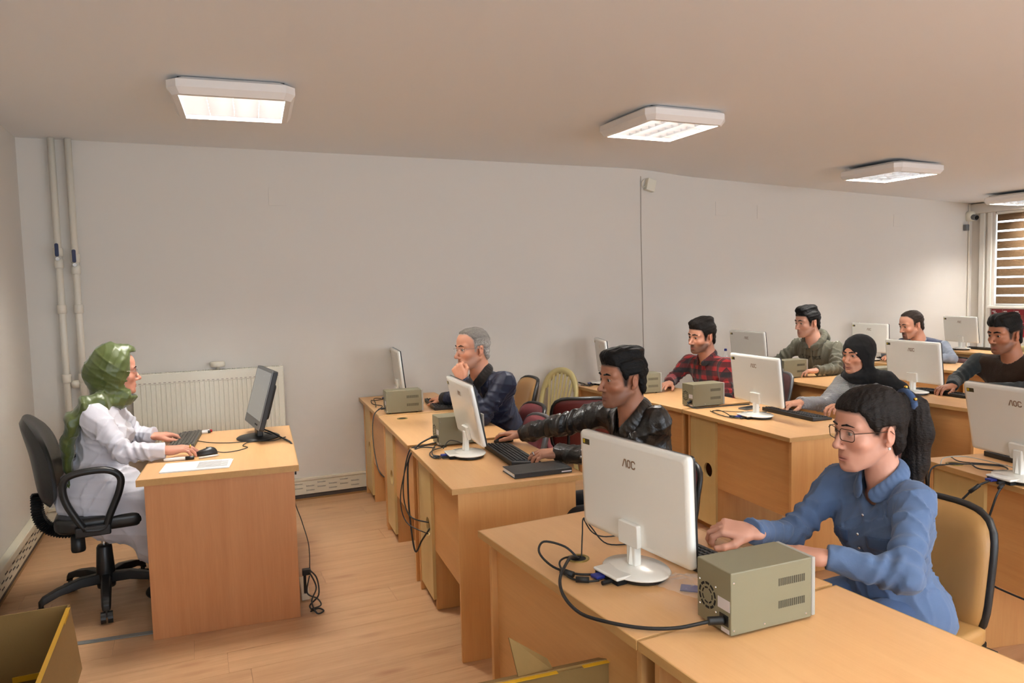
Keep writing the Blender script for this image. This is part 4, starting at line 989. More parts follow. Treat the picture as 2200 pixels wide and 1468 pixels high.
# left box (open, one flap standing) and box by the near desk
bl_ = carton('open cardboard box with yellow tape at the bottom left corner', (-1.0, 2.30), 0, .53, .74, .45, [((.53, .10, .45), (.53, .74, .45), (.555, .74, .20), (.555, .10, .20))])
MB().box(.523, .537, .02, .70, .452, .453).build('tape', 'yellow_tape', bl_)
MB().box(.531, .532, .60, .70, .30, .452).build('tape', 'yellow_tape', bl_)
MB().box(.34, .528, .728, .7335, .20, .22).build('tape', 'yellow_tape', bl_)
br_ = carton('open cardboard box with dark inside and yellow tape against the nearest desk', (.30, 1.06), -4, .66, .56, .60, [((.352, .575, .598), (.450, .58, .590), (.440, .60, .615), (.338, .60, .690)), ((.0, .56, .60), (.66, .56, .60), (.66, .60, .585), (.0, .60, .585))])
MB().box(.25, .45, .548, .566, .6005, .602).build('tape', 'yellow_tape', br_)
MB().box(.52, .60, .548, .566, .6005, .602).build('tape', 'yellow_tape', br_)
# ================================================================== people
# Bodies, clothes and hair are grown as smooth implicit surfaces and meshed with surface nets.
V3 = lambda *a: np.array(a, dtype=float)
def unit(v): v = np.asarray(v, float); return v / (np.linalg.norm(v) + 1e-12)
def poly_dist(poly, y, z):
    best = np.full(y.shape, 9.0); ins = np.zeros(y.shape, bool); n = len(poly)
    for i in range(n):
        (ay, az), (by, bz) = poly[i], poly[(i + 1) % n]; ey, ez = by - ay, bz - az; wy, wz = y - ay, z - az
        t = np.clip((wy * ey + wz * ez) / (ey * ey + ez * ez), 0, 1); best = np.minimum(best, (wy - ey * t) ** 2 + (wz - ez * t) ** 2)
        c1 = z >= az; c2 = z < bz; cr = ey * wz - ez * wy
        ins ^= ((c1 & c2 & (cr > 0)) | (~c1 & ~c2 & (cr < 0)))
    d = np.sqrt(best); d[ins] *= -1; return d
class Field:
    def __init__(s, lo, hi, h):
        s.lo = np.array(lo, float); s.h = h
        s.n = np.maximum(3, np.ceil((np.array(hi, float) - s.lo) / h).astype(int) + 1)
        s.F = np.full(tuple(s.n), 0.5, np.float32)
    def win(s, lo, hi):
        a = np.clip(np.floor((np.array(lo) - s.lo) / s.h).astype(int), 0, s.n - 1); b = np.clip(np.ceil((np.array(hi) - s.lo) / s.h).astype(int) + 1, 1, s.n)
        if np.any(b - a < 1): return None
        sl = tuple(slice(i, j) for i, j in zip(a, b))
        ax = [(s.lo[k] + s.h * np.arange(a[k], b[k])).astype(np.float32) for k in range(3)]
        return sl, ax[0][:, None, None], ax[1][None, :, None], ax[2][None, None, :]
    def put(s, sl, d, k, mode):
        A = s.F[sl]
        if mode == 'add':
            if k > 0: h = np.clip(.5 + .5 * (d - A) / k, 0, 1); s.F[sl] = d + (A - d) * h - k * h * (1 - h)
            else: s.F[sl] = np.minimum(A, d)
        else:
            if k > 0: h = np.clip(.5 - .5 * (A + d) / k, 0, 1); s.F[sl] = A + (-d - A) * h + k * h * (1 - h)
            else: s.F[sl] = np.maximum(A, -d)
    def cap(s, a, b, ra, rb=None, k=.01, mode='add', flat=None, rip=None):
        """round cone; flat=(axis, factor) squeezes the section along an axis"""
        a = np.asarray(a, float); b = np.asarray(b, float); rb = ra if rb is None else rb
        m = max(ra, rb) * (1.0 if flat is None else max(1, 1 / flat[1])) + k + .02
        w = s.win(np.minimum(a, b) - m, np.maximum(a, b) + m)
        if w is None: return s
        sl, X, Y, Z = w; d = b - a; L2 = float(d @ d) + 1e-12
        px, py, pz = X - a[0], Y - a[1], Z - a[2]
        t = np.clip((px * d[0] + py * d[1] + pz * d[2]) / L2, 0, 1)
        qx, qy, qz = px - t * d[0], py - t * d[1], pz - t * d[2]
        if flat is not None:
            n = unit(flat[0]); c = qx * n[0] + qy * n[1] + qz * n[2]; g = 1 / flat[1] - 1
            qx, qy, qz = qx + c * n[0] * g, qy + c * n[1] * g, qz + c * n[2] * g
        r = ra + (rb - ra) * t
        D = np.sqrt(qx * qx + qy * qy + qz * qz) - r
        if rip is not None:
            amp, fr, c0, wd = rip
            D = D + amp * np.sin(6.2832 * fr * t + 55 * qz + 30 * qx) * np.exp(-((t - c0) / wd) ** 2)
        s.put(sl, D.astype(np.float32), k, mode); return s
    def chain(s, pts, rs, k=.01, **kw):
        for i in range(len(pts) - 1): s.cap(pts[i], pts[i + 1], rs[i], rs[i + 1], k, **kw)
        return s
    def ell(s, c, r, k=.01, mode='add', ax=None):
        c = np.asarray(c, float); r = np.asarray(r, float); A = np.eye(3) if ax is None else np.array(ax, float)
        m = (np.max(r) if ax is not None else r) + k + .015
        w = s.win(c - m, c + m)
        if w is None: return s
        sl, X, Y, Z = w; px, py, pz = X - c[0], Y - c[1], Z - c[2]
        u = [px * A[i, 0] + py * A[i, 1] + pz * A[i, 2] for i in range(3)]
        k0 = np.sqrt(sum((u[i] / r[i]) ** 2 for i in range(3))); k1 = np.sqrt(sum((u[i] / r[i] ** 2) ** 2 for i in range(3))) + 1e-6
        s.put(sl, (k0 * (k0 - 1) / k1).astype(np.float32), k, mode); return s
    def box(s, c, hf, ax, k=.004, mode='add'):
        c = np.asarray(c, float); A = np.array(ax, float); m = float(np.linalg.norm(hf)) + k + .01; w = s.win(c - m, c + m)
        if w is None: return s
        sl, X, Y, Z = w; px, py, pz = X - c[0], Y - c[1], Z - c[2]
        d = np.maximum.reduce([np.abs(px * A[i, 0] + py * A[i, 1] + pz * A[i, 2]) - hf[i] for i in range(3)])
        s.put(sl, d.astype(np.float32), k, mode); return s
    def half(s, p, n, k=.004):
        """cut away everything on the side n points to"""
        n = unit(n); sl, X, Y, Z = s.win(s.lo, s.lo + s.h * (s.n - 1))
        s.put(sl, (-((X - p[0]) * n[0] + (Y - p[1]) * n[1] + (Z - p[2]) * n[2])).astype(np.float32), k, 'sub'); return s
    def poly_yz(s, poly, k=.004, xw=1.0):
        """keep only what lies inside a polygon seen from the side"""
        sl, X, Y, Z = s.win(s.lo, s.lo + s.h * (s.n - 1)); y, z = Y[0], Z[0]; y, z = np.broadcast_arrays(y, z); d = poly_dist(poly, y, z)
        s.put(sl, np.broadcast_to(-d[None].astype(np.float32), s.F.shape), k, 'sub'); return s
    def noise(s, amp, freq, seed=0, aniso=(1, 1, 1), ridge=False, mask=None):
        idx = np.nonzero(np.abs(s.F) < max(.02, amp * 3)); p = [s.lo[k] + s.h * idx[k] for k in range(3)]; r = np.random.RandomState(seed); tot = 0
        for o in range(4):
            d = unit(r.randn(3)) * freq * (1 + .6 * o) * np.array(aniso); e = unit(r.randn(3)) * freq * .7 * np.array(aniso)
            w = np.sin(p[0] * d[0] + p[1] * d[1] + p[2] * d[2] + r.rand() * 6 + 1.6 * np.sin(p[0] * e[0] + p[1] * e[1] + p[2] * e[2] + r.rand() * 6))
            tot = tot + (.6 - 2.2 * (1 - np.abs(w)) ** 3 if ridge else w) / (1 + .5 * o)
        m = 1 if mask is None else mask(*p)
        s.F[idx] += (amp * tot / 2.2 * m).astype(np.float32); return s
    def mesh(s):
        F = s.F; F[0] = F[-1] = .5; F[:, 0] = F[:, -1] = .5; F[:, :, 0] = F[:, :, -1] = .5
        S = F < 0; n = np.array(F.shape) - 1
        cnt = np.zeros(tuple(n), np.int8)
        cs = [(i, j, k) for i in (0, 1) for j in (0, 1) for k in (0, 1)]
        for i, j, k in cs: cnt += S[i:n[0]+i, j:n[1]+j, k:n[2]+k]
        I = np.argwhere((cnt > 0) & (cnt < 8)); N = len(I)
        if N == 0: return np.zeros((0, 3)), []
        idx = -np.ones(tuple(n), np.int32); idx[I[:, 0], I[:, 1], I[:, 2]] = np.arange(N)
        val = {c: F[I[:, 0] + c[0], I[:, 1] + c[1], I[:, 2] + c[2]] for c in cs}
        acc = np.zeros((N, 3)); num = np.zeros(N)
        for c in cs:
            for ax in range(3):
                if c[ax] == 0:
                    c2 = list(c); c2[ax] = 1; c2 = tuple(c2); a, b = val[c], val[c2]; m = (a < 0) != (b < 0)
                    t = np.where(m, a / (a - b + 1e-12), 0); p = np.array(c, float)[None] + np.zeros((N, 3)); p[:, ax] += t
                    acc += p * m[:, None]; num += m
        verts = s.lo + s.h * (I + acc / np.maximum(num, 1)[:, None])
        faces = []
        for ax in range(3):
            a1, a2 = (ax + 1) % 3, (ax + 2) % 3
            A = S[tuple(slice(0, -1) if q == ax else slice(None) for q in range(3))]; B = S[tuple(slice(1, None) if q == ax else slice(None) for q in range(3))]
            E = np.argwhere(A != B); E = E[(E[:, a1] > 0) & (E[:, a2] > 0) & (E[:, a1] < n[a1]) & (E[:, a2] < n[a2])]
            if len(E) == 0: continue
            q = []
            for d1, d2 in ((1, 1), (0, 1), (0, 0), (1, 0)):
                c = E.copy(); c[:, a1] -= d1; c[:, a2] -= d2; q.append(idx[c[:, 0], c[:, 1], c[:, 2]])
            Q = np.stack(q, 1); flip = ~A[E[:, 0], E[:, 1], E[:, 2]]; Q[flip] = Q[flip][:, ::-1]
            faces.append(Q)
        return verts, np.concatenate(faces)
def np_obj(name, verts, faces, mat, parent, cols=None, loc=None):
    me = bpy.data.meshes.new(name); verts = np.asarray(verts, np.float32); faces = np.asarray(faces, np.int32); nf = len(faces)
    me.vertices.add(len(verts)); me.vertices.foreach_set('co', verts.ravel()); me.loops.add(nf * 4); me.loops.foreach_set('vertex_index', faces.ravel())
    me.polygons.add(nf); me.polygons.foreach_set('loop_start', np.arange(0, nf * 4, 4, dtype=np.int32)); me.polygons.foreach_set('use_smooth', np.ones(nf, bool))
    me.update(calc_edges=True); me.validate()
    me.materials.append(MATS[mat] if isinstance(mat, str) else mat)
    if cols is not None:
        at = me.color_attributes.new('Col', 'FLOAT_COLOR', 'POINT'); c4 = np.ones((len(verts), 4), np.float32); c4[:, :3] = cols; at.data.foreach_set('color', c4.ravel())
    return link(bpy.data.objects.new(name, me), parent)
def join(parts):
    V, Fc, C, n = [], [], [], 0
    for v, f, c in parts:
        V.append(v); Fc.append(np.asarray(f) + n); C.append(np.broadcast_to(np.asarray(c, float), (len(v), 3))); n += len(v)
    return np.concatenate(V), np.concatenate(Fc), np.concatenate(C)
attr_mat('skin', 0.48, spec=0.4)
attr_mat('eye_surface', 0.12, spec=0.6)
attr_mat('hair_strands', 0.58, spec=0.18)
def hair_strand_bump():
    nt = MATS['hair_strands'].node_tree; tc = nt.nodes.new('ShaderNodeTexCoord'); mp = nt.nodes.new('ShaderNodeMapping'); mp.inputs['Scale'].default_value = (60, 220, 220); mp.inputs['Rotation'].default_value = (0, .35, 0)
    n = nt.nodes.new('ShaderNodeTexNoise'); n.inputs['Scale'].default_value = 1; n.inputs['Detail'].default_value = 4; nt.links.new(tc.outputs['Object'], mp.inputs['Vector']); nt.links.new(mp.outputs['Vector'], n.inputs['Vector'])
    b = nt.nodes.new('ShaderNodeBump'); b.inputs['Strength'].default_value = .8; b.inputs['Distance'].default_value = .004; nt.links.new(n.outputs['Fac'], b.inputs['Height']); nt.links.new(b.outputs['Normal'], nt.nodes['Principled BSDF'].inputs['Normal'])
hair_strand_bump()
def cloth(name, col, rough=.85, bump=.12, bscale=500, sheen=.15, var=.06, vscale=40, spec=.3):
    m = plain(name, col, rough, bump=bump, bscale=bscale, var=var, vscale=vscale, spec=spec)
    m.node_tree.nodes['Principled BSDF'].inputs['Sheen Weight'].default_value = sheen
    return m
cloth('coat_white', srgb(212, 210, 218), .75, var=.02)
cloth('scarf_green', srgb(70, 82, 26), .38, bump=.05, sheen=.3, var=.10, vscale=18, spec=.5)
cloth('denim', srgb(86, 108, 142), .85, var=.16, vscale=16)
cloth('denim_dark', srgb(60, 82, 118), .85, var=.12, vscale=30)
cloth('black_leather', srgb(24, 22, 20), .34, bump=.25, bscale=90, sheen=0, var=.1, spec=.6)
cloth('navy_nylon', srgb(22, 28, 50), .5, bump=.08, sheen=.1)
cloth('black_cord', srgb(28, 22, 18), .9)
cloth('hoodie_grey', srgb(100, 98, 84), .9, var=.06)
cloth('grey_knit', srgb(154, 152, 152), .9, bump=.3, bscale=300)
cloth('black_jersey', srgb(14, 14, 15), .85, sheen=.05)
cloth('vest_navy', srgb(34, 44, 74), .6)
cloth('shirt_grey', srgb(128, 136, 150), .8)
cloth('sweater_charcoal', srgb(42, 46, 46), .9, var=.1)
cloth('vest_brown', srgb(48, 33, 21), .95, bump=.3, bscale=200, var=.35, vscale=22)
cloth('trousers_dark', srgb(26, 25, 27), .85)
cloth('shirt_white', srgb(190, 190, 200), .8)
plain('shoe_black', srgb(16, 15, 15), .4)
plain('metal_frame', srgb(70, 52, 40), .3, metal=.8)
plain('silver_frame', srgb(170, 166, 160), .25, metal=.9)
plain('pearl', srgb(235, 232, 228), .15)
plain('gold', srgb(214, 170, 80), .25, metal=1.0)
plain('snap_metal', srgb(200, 200, 204), .25, metal=.9)
def plaid_mat():
    m, nt, p = new_mat('plaid_flannel'); tc = nt.nodes.new('ShaderNodeTexCoord'); sp = nt.nodes.new('ShaderNodeSeparateXYZ'); nt.links.new(tc.outputs['Object'], sp.inputs[0])
    def stripes(sock, per, th):
        a = nt.nodes.new('ShaderNodeMath'); a.operation = 'MULTIPLY'; a.inputs[1].default_value = 1 / per; nt.links.new(sock, a.inputs[0])
        b = nt.nodes.new('ShaderNodeMath'); b.operation = 'FRACT'; nt.links.new(a.outputs[0], b.inputs[0])
        c = nt.nodes.new('ShaderNodeMath'); c.operation = 'GREATER_THAN'; c.inputs[1].default_value = th; nt.links.new(b.outputs[0], c.inputs[0]); return c.outputs[0]
    def add(a, b, k=1):
        n = nt.nodes.new('ShaderNodeMath'); n.operation = 'ADD'; nt.links.new(a, n.inputs[0]); nt.links.new(b, n.inputs[1]); return n.outputs[0]
    sx = nt.nodes.new('ShaderNodeMath'); sx.operation = 'ADD'; nt.links.new(sp.outputs['X'], sx.inputs[0]); nt.links.new(sp.outputs['Y'], sx.inputs[1])
    big = add(stripes(sx.outputs[0], .075, .5), stripes(sp.outputs['Z'], .075, .5)); fine = add(stripes(sx.outputs[0], .0375, .84), stripes(sp.outputs['Z'], .0375, .84))
    cr = nt.nodes.new('ShaderNodeValToRGB'); cr.color_ramp.interpolation = 'CONSTANT'; e = cr.color_ramp.elements
    e[0].position = 0; e[0].color = srgb(150, 26, 30); e[1].position = .3; e[1].color = srgb(78, 16, 20); n = e.new(.8); n.color = srgb(24, 20, 24)
    dv = nt.nodes.new('ShaderNodeMath'); dv.operation = 'MULTIPLY'; dv.inputs[1].default_value = .5; nt.links.new(big, dv.inputs[0]); nt.links.new(dv.outputs[0], cr.inputs['Fac'])
    mx = nt.nodes.new('ShaderNodeMix'); mx.data_type = 'RGBA'; mx.inputs['B'].default_value = srgb(30, 12, 16); m2 = nt.nodes.new('ShaderNodeMath'); m2.operation = 'MULTIPLY'; m2.inputs[1].default_value = .4
    nt.links.new(fine, m2.inputs[0]); nt.links.new(m2.outputs[0], mx.inputs['Factor']); nt.links.new(cr.outputs['Color'], mx.inputs['A']); nt.links.new(mx.outputs['Result'], p.inputs['Base Color'])
    p.inputs['Roughness'].default_value = .9; p.inputs['Sheen Weight'].default_value = .2
plaid_mat()

# ------------------------------------------------------------------ head
def lin(c): return np.array(srgb(*c)[:3])
def build_head(o, h):
    """local frame: x right, y forward, z up; origin at eye height in the middle of the skull"""
    f = Field((-.105, -.135, -.215), (.105, .14, .14), h); j = o.get('jaw', 1.0); nz = o.get('nose', 1.0); fem = o.get('fem', False)
    f.ell((0, -.014, .034), (.074, .093, .084), .01)
    f.ell((0, .030, .040), (.064, .060, .062), .02)
    f.ell((0, .030, -.030), (.059, .060, .078), .02)
    f.ell((0, .036, -.076), (.047 * j, .048, .036), .02)
    f.ell((0, .077, -.103), (.020 * j, .0165, .0165), .020)
    for s in (-1, 1):
        f.cap((s * .056 * j, -.004, -.052), (s * .024 * j, .064, -.101), .014, .013, .022)
        f.ell((s * .041, .060, -.030), (.022, .019, .018), .02)
        f.cap((s * .046, .070, .019), (s * .012, .084, .013), .009 if fem else .011, .009 if fem else .011, .014)
    for s in (-1, 1):
        f.ell((s * .031, .098, -.002), (.019, .016, .0125), .012, 'sub')
        f.ell((s * .031, .0735, -.001), (.0150, .0150, .0138), .006)
    # nose
    f.cap((0, .083, .006), (0, .082 + .024 * nz, -.034), .0070, .0088, .010)
    f.ell((0, .084 + .023 * nz, -.039), (.0100, .0105, .0092), .008)
    for s in (-1, 1): f.ell((s * .0112, .096, -.0435), (.0066, .0095, .0068), .006)
    for s in (-1, 1): f.ell((s * .0062, .101, -.0515), (.0030, .0045, .0035), .003, 'sub')
    # mouth
    f.ell((0, .074, -.074), (.027, .018, .026), .014)
    for s in (-1, 1):
        f.cap((s * .0235, .0800, -.0755), (s * .004, .0918, -.0722), .0028, .0042, .004)
        f.cap((s * .0215, .0800, -.0775), (0, .0905, -.0815), .0032, .0050, .004)
    f.ell((0, .098, -.0768), (.026, .016, .0009), .0022, 'sub')
    f.ell((0, .099, -.0915), (.016, .010, .0055), .008, 'sub')
    # eye openings
    op = o.get('eye_open', .0052)
    for s in (-1, 1):
        f.ell((s * .031, .0895, -.0012), (.0130, .016, op), .0015, 'sub', ax=[(math.cos(.08), 0, s * math.sin(.08)), (0, 1, 0), (-s * math.sin(.08), 0, math.cos(.08))])
    if not o.get('noears'):
        for s in (-1, 1):
            ca, sa = math.cos(.35), math.sin(.35); ax = [(ca, -s * sa, 0), (s * sa, ca, 0), (0, 0, 1)]
            f.ell((s * .076, -.014, -.010), (.0068, .0165, .028), .004, ax=ax); f.ell((s * .074, -.006, -.034), (.0055, .0085, .010), .005)
            f.ell((s * .0835, -.011, -.008), (.0055, .0095, .0175), .003, 'sub', ax=ax)
    # neck
    nr = .045 if fem else .055
    f.cap((0, -.030, -.05), (0, -.040, -.14), nr, nr, .02, flat=((0, 1, 0), 1.0)); f.cap((0, -.040, -.14), (0, -.045, -.215), nr, nr * 1.15, .02)
    v, fc = f.mesh(); x, y, z = v[:, 0], v[:, 1], v[:, 2]
    sk = lin(o['skin']); C = np.tile(sk, (len(v), 1))
    def blend(m, col): 
        m = np.clip(m, 0, 1)[:, None]; C[:] = C * (1 - m) + np.asarray(col) * m
    g = lambda cx, cy, cz, r: np.exp(-(((np.abs(x) - cx) / r[0]) ** 2 + ((y - cy) / r[1]) ** 2 + ((z - cz) / r[2]) ** 2))
    blend(.35 * g(.042, .070, -.035, (.022, .03, .018)) + .35 * g(0, .108, -.038, (.012, .014, .01)), sk * np.array([1.08, .74, .68]))
    blend(.4 * g(.08, -.012, -.01, (.014, .03, .035)), sk * np.array([1.05, .72, .62]))
    if o.get('stubble'):
        m = (np.clip((-.038 - z) / .012, 0, 1) * np.clip((y + .005) / .02, 0, 1) * np.clip((z + .122) / .015, 0, 1))
        m = m * (1 - .55 * np.exp(-(((np.abs(x) - .038) / .016) ** 2 + ((z + .045) / .016) ** 2)))
        m = np.maximum(m, np.exp(-((np.abs(x) / .026) ** 4 + ((z + .0640) / .0055) ** 2)) * (y > .07))
        if o.get('goatee'): m = m * np.where(np.abs(x) < .030, 1, .35)
        blend(m * o['stubble'], lin(o.get('beard', (40, 32, 28))))
    lipm = np.exp(-((np.abs(x) / .0235) ** 4)) * np.exp(-((z + .0770) / .0078) ** 4) * (y > .078)
    blend(lipm * .75, lin(o.get('lip', (168, 98, 90))))
    for dz, wdt, st in ((op * .9, .0022, .85 if fem else .6), (-op * .9, .002, .3)):
        e = np.exp(-(((np.abs(x) - .031) / .014) ** 6)) * np.exp(-((z + .0012 - dz * np.sqrt(np.clip(1 - ((np.abs(x) - .031) / .0150) ** 2, 0.05, 1))) / wdt) ** 2) * (y > .068)
        blend(e * st, lin((36, 24, 20)))
    if o.get('hair') and not o.get('noears'):
        pl = HAIRLINE['receding' if o['hair'] == 'receding' else ('pulled' if o['hair'] == 'pony' else 'short')]
        m = np.clip((.003 - poly_dist(pl, y, z)) / .010, 0, 1) * (np.abs(x) < .0765); hc = lin(o['hair_col'])
        if o.get('grey'): hc = hc * (1 - o['grey'] * .5) + lin((196, 190, 182)) * o['grey'] * .5
        blend(m * .95, hc)
    parts = [(v, fc, C)]
    return parts
def eyeballs(look=(0, 1, 0), iris=(44, 28, 18), r=.0128):
    out = []; n, m = 20, 14; L = unit(look)
    for s in (-1, 1):
        c = np.array((s * .031, .0735, -.001)); v, f = [], []
        for i in range(m + 1):
            for k in range(n):
                a, b = math.pi * i / m, 2 * math.pi * k / n; v.append((math.sin(a) * math.cos(b), math.cos(a), math.sin(a) * math.sin(b)))
        for i in range(m):
            for k in range(n): f.append((i*n+k, (i+1)*n+k, (i+1)*n+(k+1) % n, i*n+(k+1) % n))
        v = np.array(v)
        # pole (+y) turned to the look direction
        y = L; x = unit(np.cross(y, (0, 0, 1))); z = np.cross(x, y); Wm = np.stack([x, y, z], 1)
        ang = np.degrees(np.arccos(np.clip(v[:, 1], -1, 1))); C = np.tile(lin((188, 178, 170)), (len(v), 1)); C[ang < 33] = lin(iris); C[ang < 13] = lin((6, 5, 5))
        out.append((v @ Wm.T * r + c, np.array(f), C))
    return join(out)
def eyebrows(o, h):
    f = Field((-.06, .05, -.005), (.06, .11, .05), h); t = o.get('brow', 1.0)
    for s in (-1, 1): f.chain([(s * .011, .0928, .0205), (s * .030, .0908, .0250), (s * .051, .0782, .0190)], [.0034 * t, .0034 * t, .0016 * t], .003)
    return f.mesh()
HAIRLINE = {'short': [(.14, .064), (.060, .050), (.040, .012), (.030, -.030), (.012, -.034), (.006, .012), (-.030, .016), (-.040, -.030), (-.060, -.078), (-.14, -.078), (-.14, .16), (.14, .16)],
            'receding': [(.14, .100), (.055, .082), (.030, .050), (.026, .008), (.022, -.018), (.008, -.020), (.004, .012), (-.030, .016), (-.040, -.030), (-.060, -.072), (-.14, -.072), (-.14, .16), (.14, .16)],
            'pulled': [(.14, .066), (.066, .054), (.044, .018), (.030, -.010), (.010, -.016), (.004, .012), (-.026, .010), (-.034, -.040), (-.050, -.085), (-.14, -.085), (-.14, .16), (.14, .16)]}
def build_hair(o, h):
    st = o['hair']; f = Field((-.11, -.19, -.26), (.11, .14, .17), h); th = o.get('thick', .009); sd = o.get('side', .005)
    f.ell((0, -.014, .034), (.074 + sd, .093 + th, .084 + th), .01); f.ell((0, .030, .040), (.064 + sd * .8, .058 + th * .7, .062 + th), .02)
    f.ell((0, -.045, -.04), (.062 + sd, .050 + th * .6, .06), .02)
    if st == 'quiff':
        f.ell((0, .040, .100), (.050, .054, .026), .02); f.ell((0, -.03, .110), (.056, .07, .024), .02); f.ell((0, .062, .090), (.044, .026, .022), .02)
    if st == 'tall':
        f.ell((0, .048, .104), (.050, .048, .032), .02); f.ell((0, -.02, .112), (.056, .072, .028), .02)
    if st == 'messy': f.ell((0, .035, .100), (.062, .060, .030), .02); f.ell((0, -.03, .108), (.066, .07, .026), .02)
    f.noise({'messy': .007, 'pony': .0018}.get(st, .0032), 130 if st != 'messy' else 70, 3, (1.5, .30, 1.0))
    f.poly_yz(HAIRLINE['receding' if st == 'receding' else ('pulled' if st == 'pony' else 'short')], .022)
    if st == 'pony':
        f.chain([(0, -.095, .062), (0, -.128, .070), (0, -.150, .045), (.0, -.160, -.03), (.005, -.150, -.12), (.008, -.132, -.20), (.01, -.12, -.245)], [.030, .028, .036, .042, .038, .026, .010], .012)
        f.noise(.003, 70, 5, (2.2, 2.2, .25))
    v, fc = f.mesh(); c = lin(o['hair_col']); C = np.tile(c, (len(v), 1))
    rs = np.random.RandomState(1); C *= (1 + .25 * np.sin(v[:, 0:1] * 900 + 3 * np.sin(v[:, 1:2] * 60)) * .5)
    if o.get('grey'):
        g2 = np.clip(.15 + rs.rand(len(v)) * 1.1, 0, 1) * np.clip((.075 - v[:, 2]) / .05, .25, 1)
        C = C * (1 - (g2 * o['grey'])[:, None]) + lin((196, 190, 182)) * (g2 * o['grey'])[:, None]
    return v, fc, np.clip(C, 0, 1)
# ------------------------------------------------------------------ hands
HANDS = {}
def build_hand(pose, h, sc=1.0):
    key = (pose, h)
    if key in HANDS: return HANDS[key]
    f = Field((-.085, -.15, -.085), (.06, .20, .05), h)
    curls = {'type': [(22, 34, 22)] * 4, 'flat': [(8, 14, 8)] * 4, 'mouse': [(10, 26, 16), (12, 26, 16), (16, 32, 18), (20, 36, 20)], 'fist': [(72, 92, 50)] * 4, 'claw': [(38, 48, 30), (36, 46, 30), (40, 50, 30), (44, 52, 30)]}[pose]
    f.cap((0, -.010, 0), (0, -.004, 0), .020, .023, .012, flat=((0, 0, 1), .75)); f.cap((0, -.02, 0), (0, .02, 0), .025, .030, .02, flat=((0, 0, 1), .62))
    for x0, x1 in ((-.026, -.030), (-.009, -.011), (.008, .009), (.022, .027)):
        f.cap((x0, .015, -.001), (x1, .078, .001), .013, .0125, .014)
    f.ell((-.020, .030, -.010), (.018, .030, .014), .012); f.ell((.018, .030, -.010), (.014, .032, .012), .012)
    kn = [(-.031, .084), (-.011, .090), (.010, .086), (.028, .078)]; Ls = [.070, .078, .072, .056]; rr = [.0088, .0090, .0085, .0074]; nails = []
    for i in range(4):
        p = np.array((kn[i][0], kn[i][1], .001)); a = 0; sp = (-.10, -.02, .06, .15)[i]; pts = [p]
        for q, (fr, cu) in enumerate(zip((.46, .30, .24), curls[i])):
            a += math.radians(cu); d = np.array((math.sin(sp) * math.cos(a), math.cos(sp) * math.cos(a), -math.sin(a))); p = p + d * Ls[i] * fr; pts.append(p)
        f.chain(pts, [rr[i] * 1.12, rr[i] * 1.04, rr[i] * .95, rr[i] * .78], .004)
        nrm = np.array((0, math.sin(a), math.cos(a))); nails.append((pts[3] - d * .004 + nrm * rr[i] * .45, rr[i] * .62))
    tb = np.array((-.026, .018, -.008))
    if pose == 'fist': th = [(tb, .013), (tb + (-.022, .030, -.014), .0115), (tb + (-.012, .056, -.034), .0105), (tb + (.010, .066, -.042), .0088)]
    else: th = [(tb, .0135), (tb + (-.026, .026, -.010), .0118), (tb + (-.040, .054, -.016), .0100), (tb + (-.044, .078, -.022), .0080)]
    f.chain([t[0] for t in th], [t[1] for t in th], .006)
    v, fc = f.mesh(); m = np.zeros(len(v))
    for c, r in nails: m = np.maximum(m, np.exp(-(np.linalg.norm(v - c, axis=1) / r) ** 4))
    kn2 = np.zeros(len(v))
    HANDS[key] = (v, fc, m); return HANDS[key]
def hand_at(wr, d, n, side, pose, skin, h, sc=1.0):
    v, f, m = build_hand(pose, h); v = v * sc; f = np.asarray(f)
    if side == 'L': v = v * np.array((-1, 1, 1)); f = f[:, ::-1]
    y = unit(d); z = unit(np.asarray(n, float) - y * (np.asarray(n, float) @ y)); x = np.cross(y, z)
    sk = lin(skin); C = np.tile(sk, (len(v), 1)) * (1 - .25 * m[:, None]) + np.array((.62, .42, .38)) * .25 * m[:, None]
    return v @ np.stack([x, y, z]) + np.asarray(wr, float), f, C
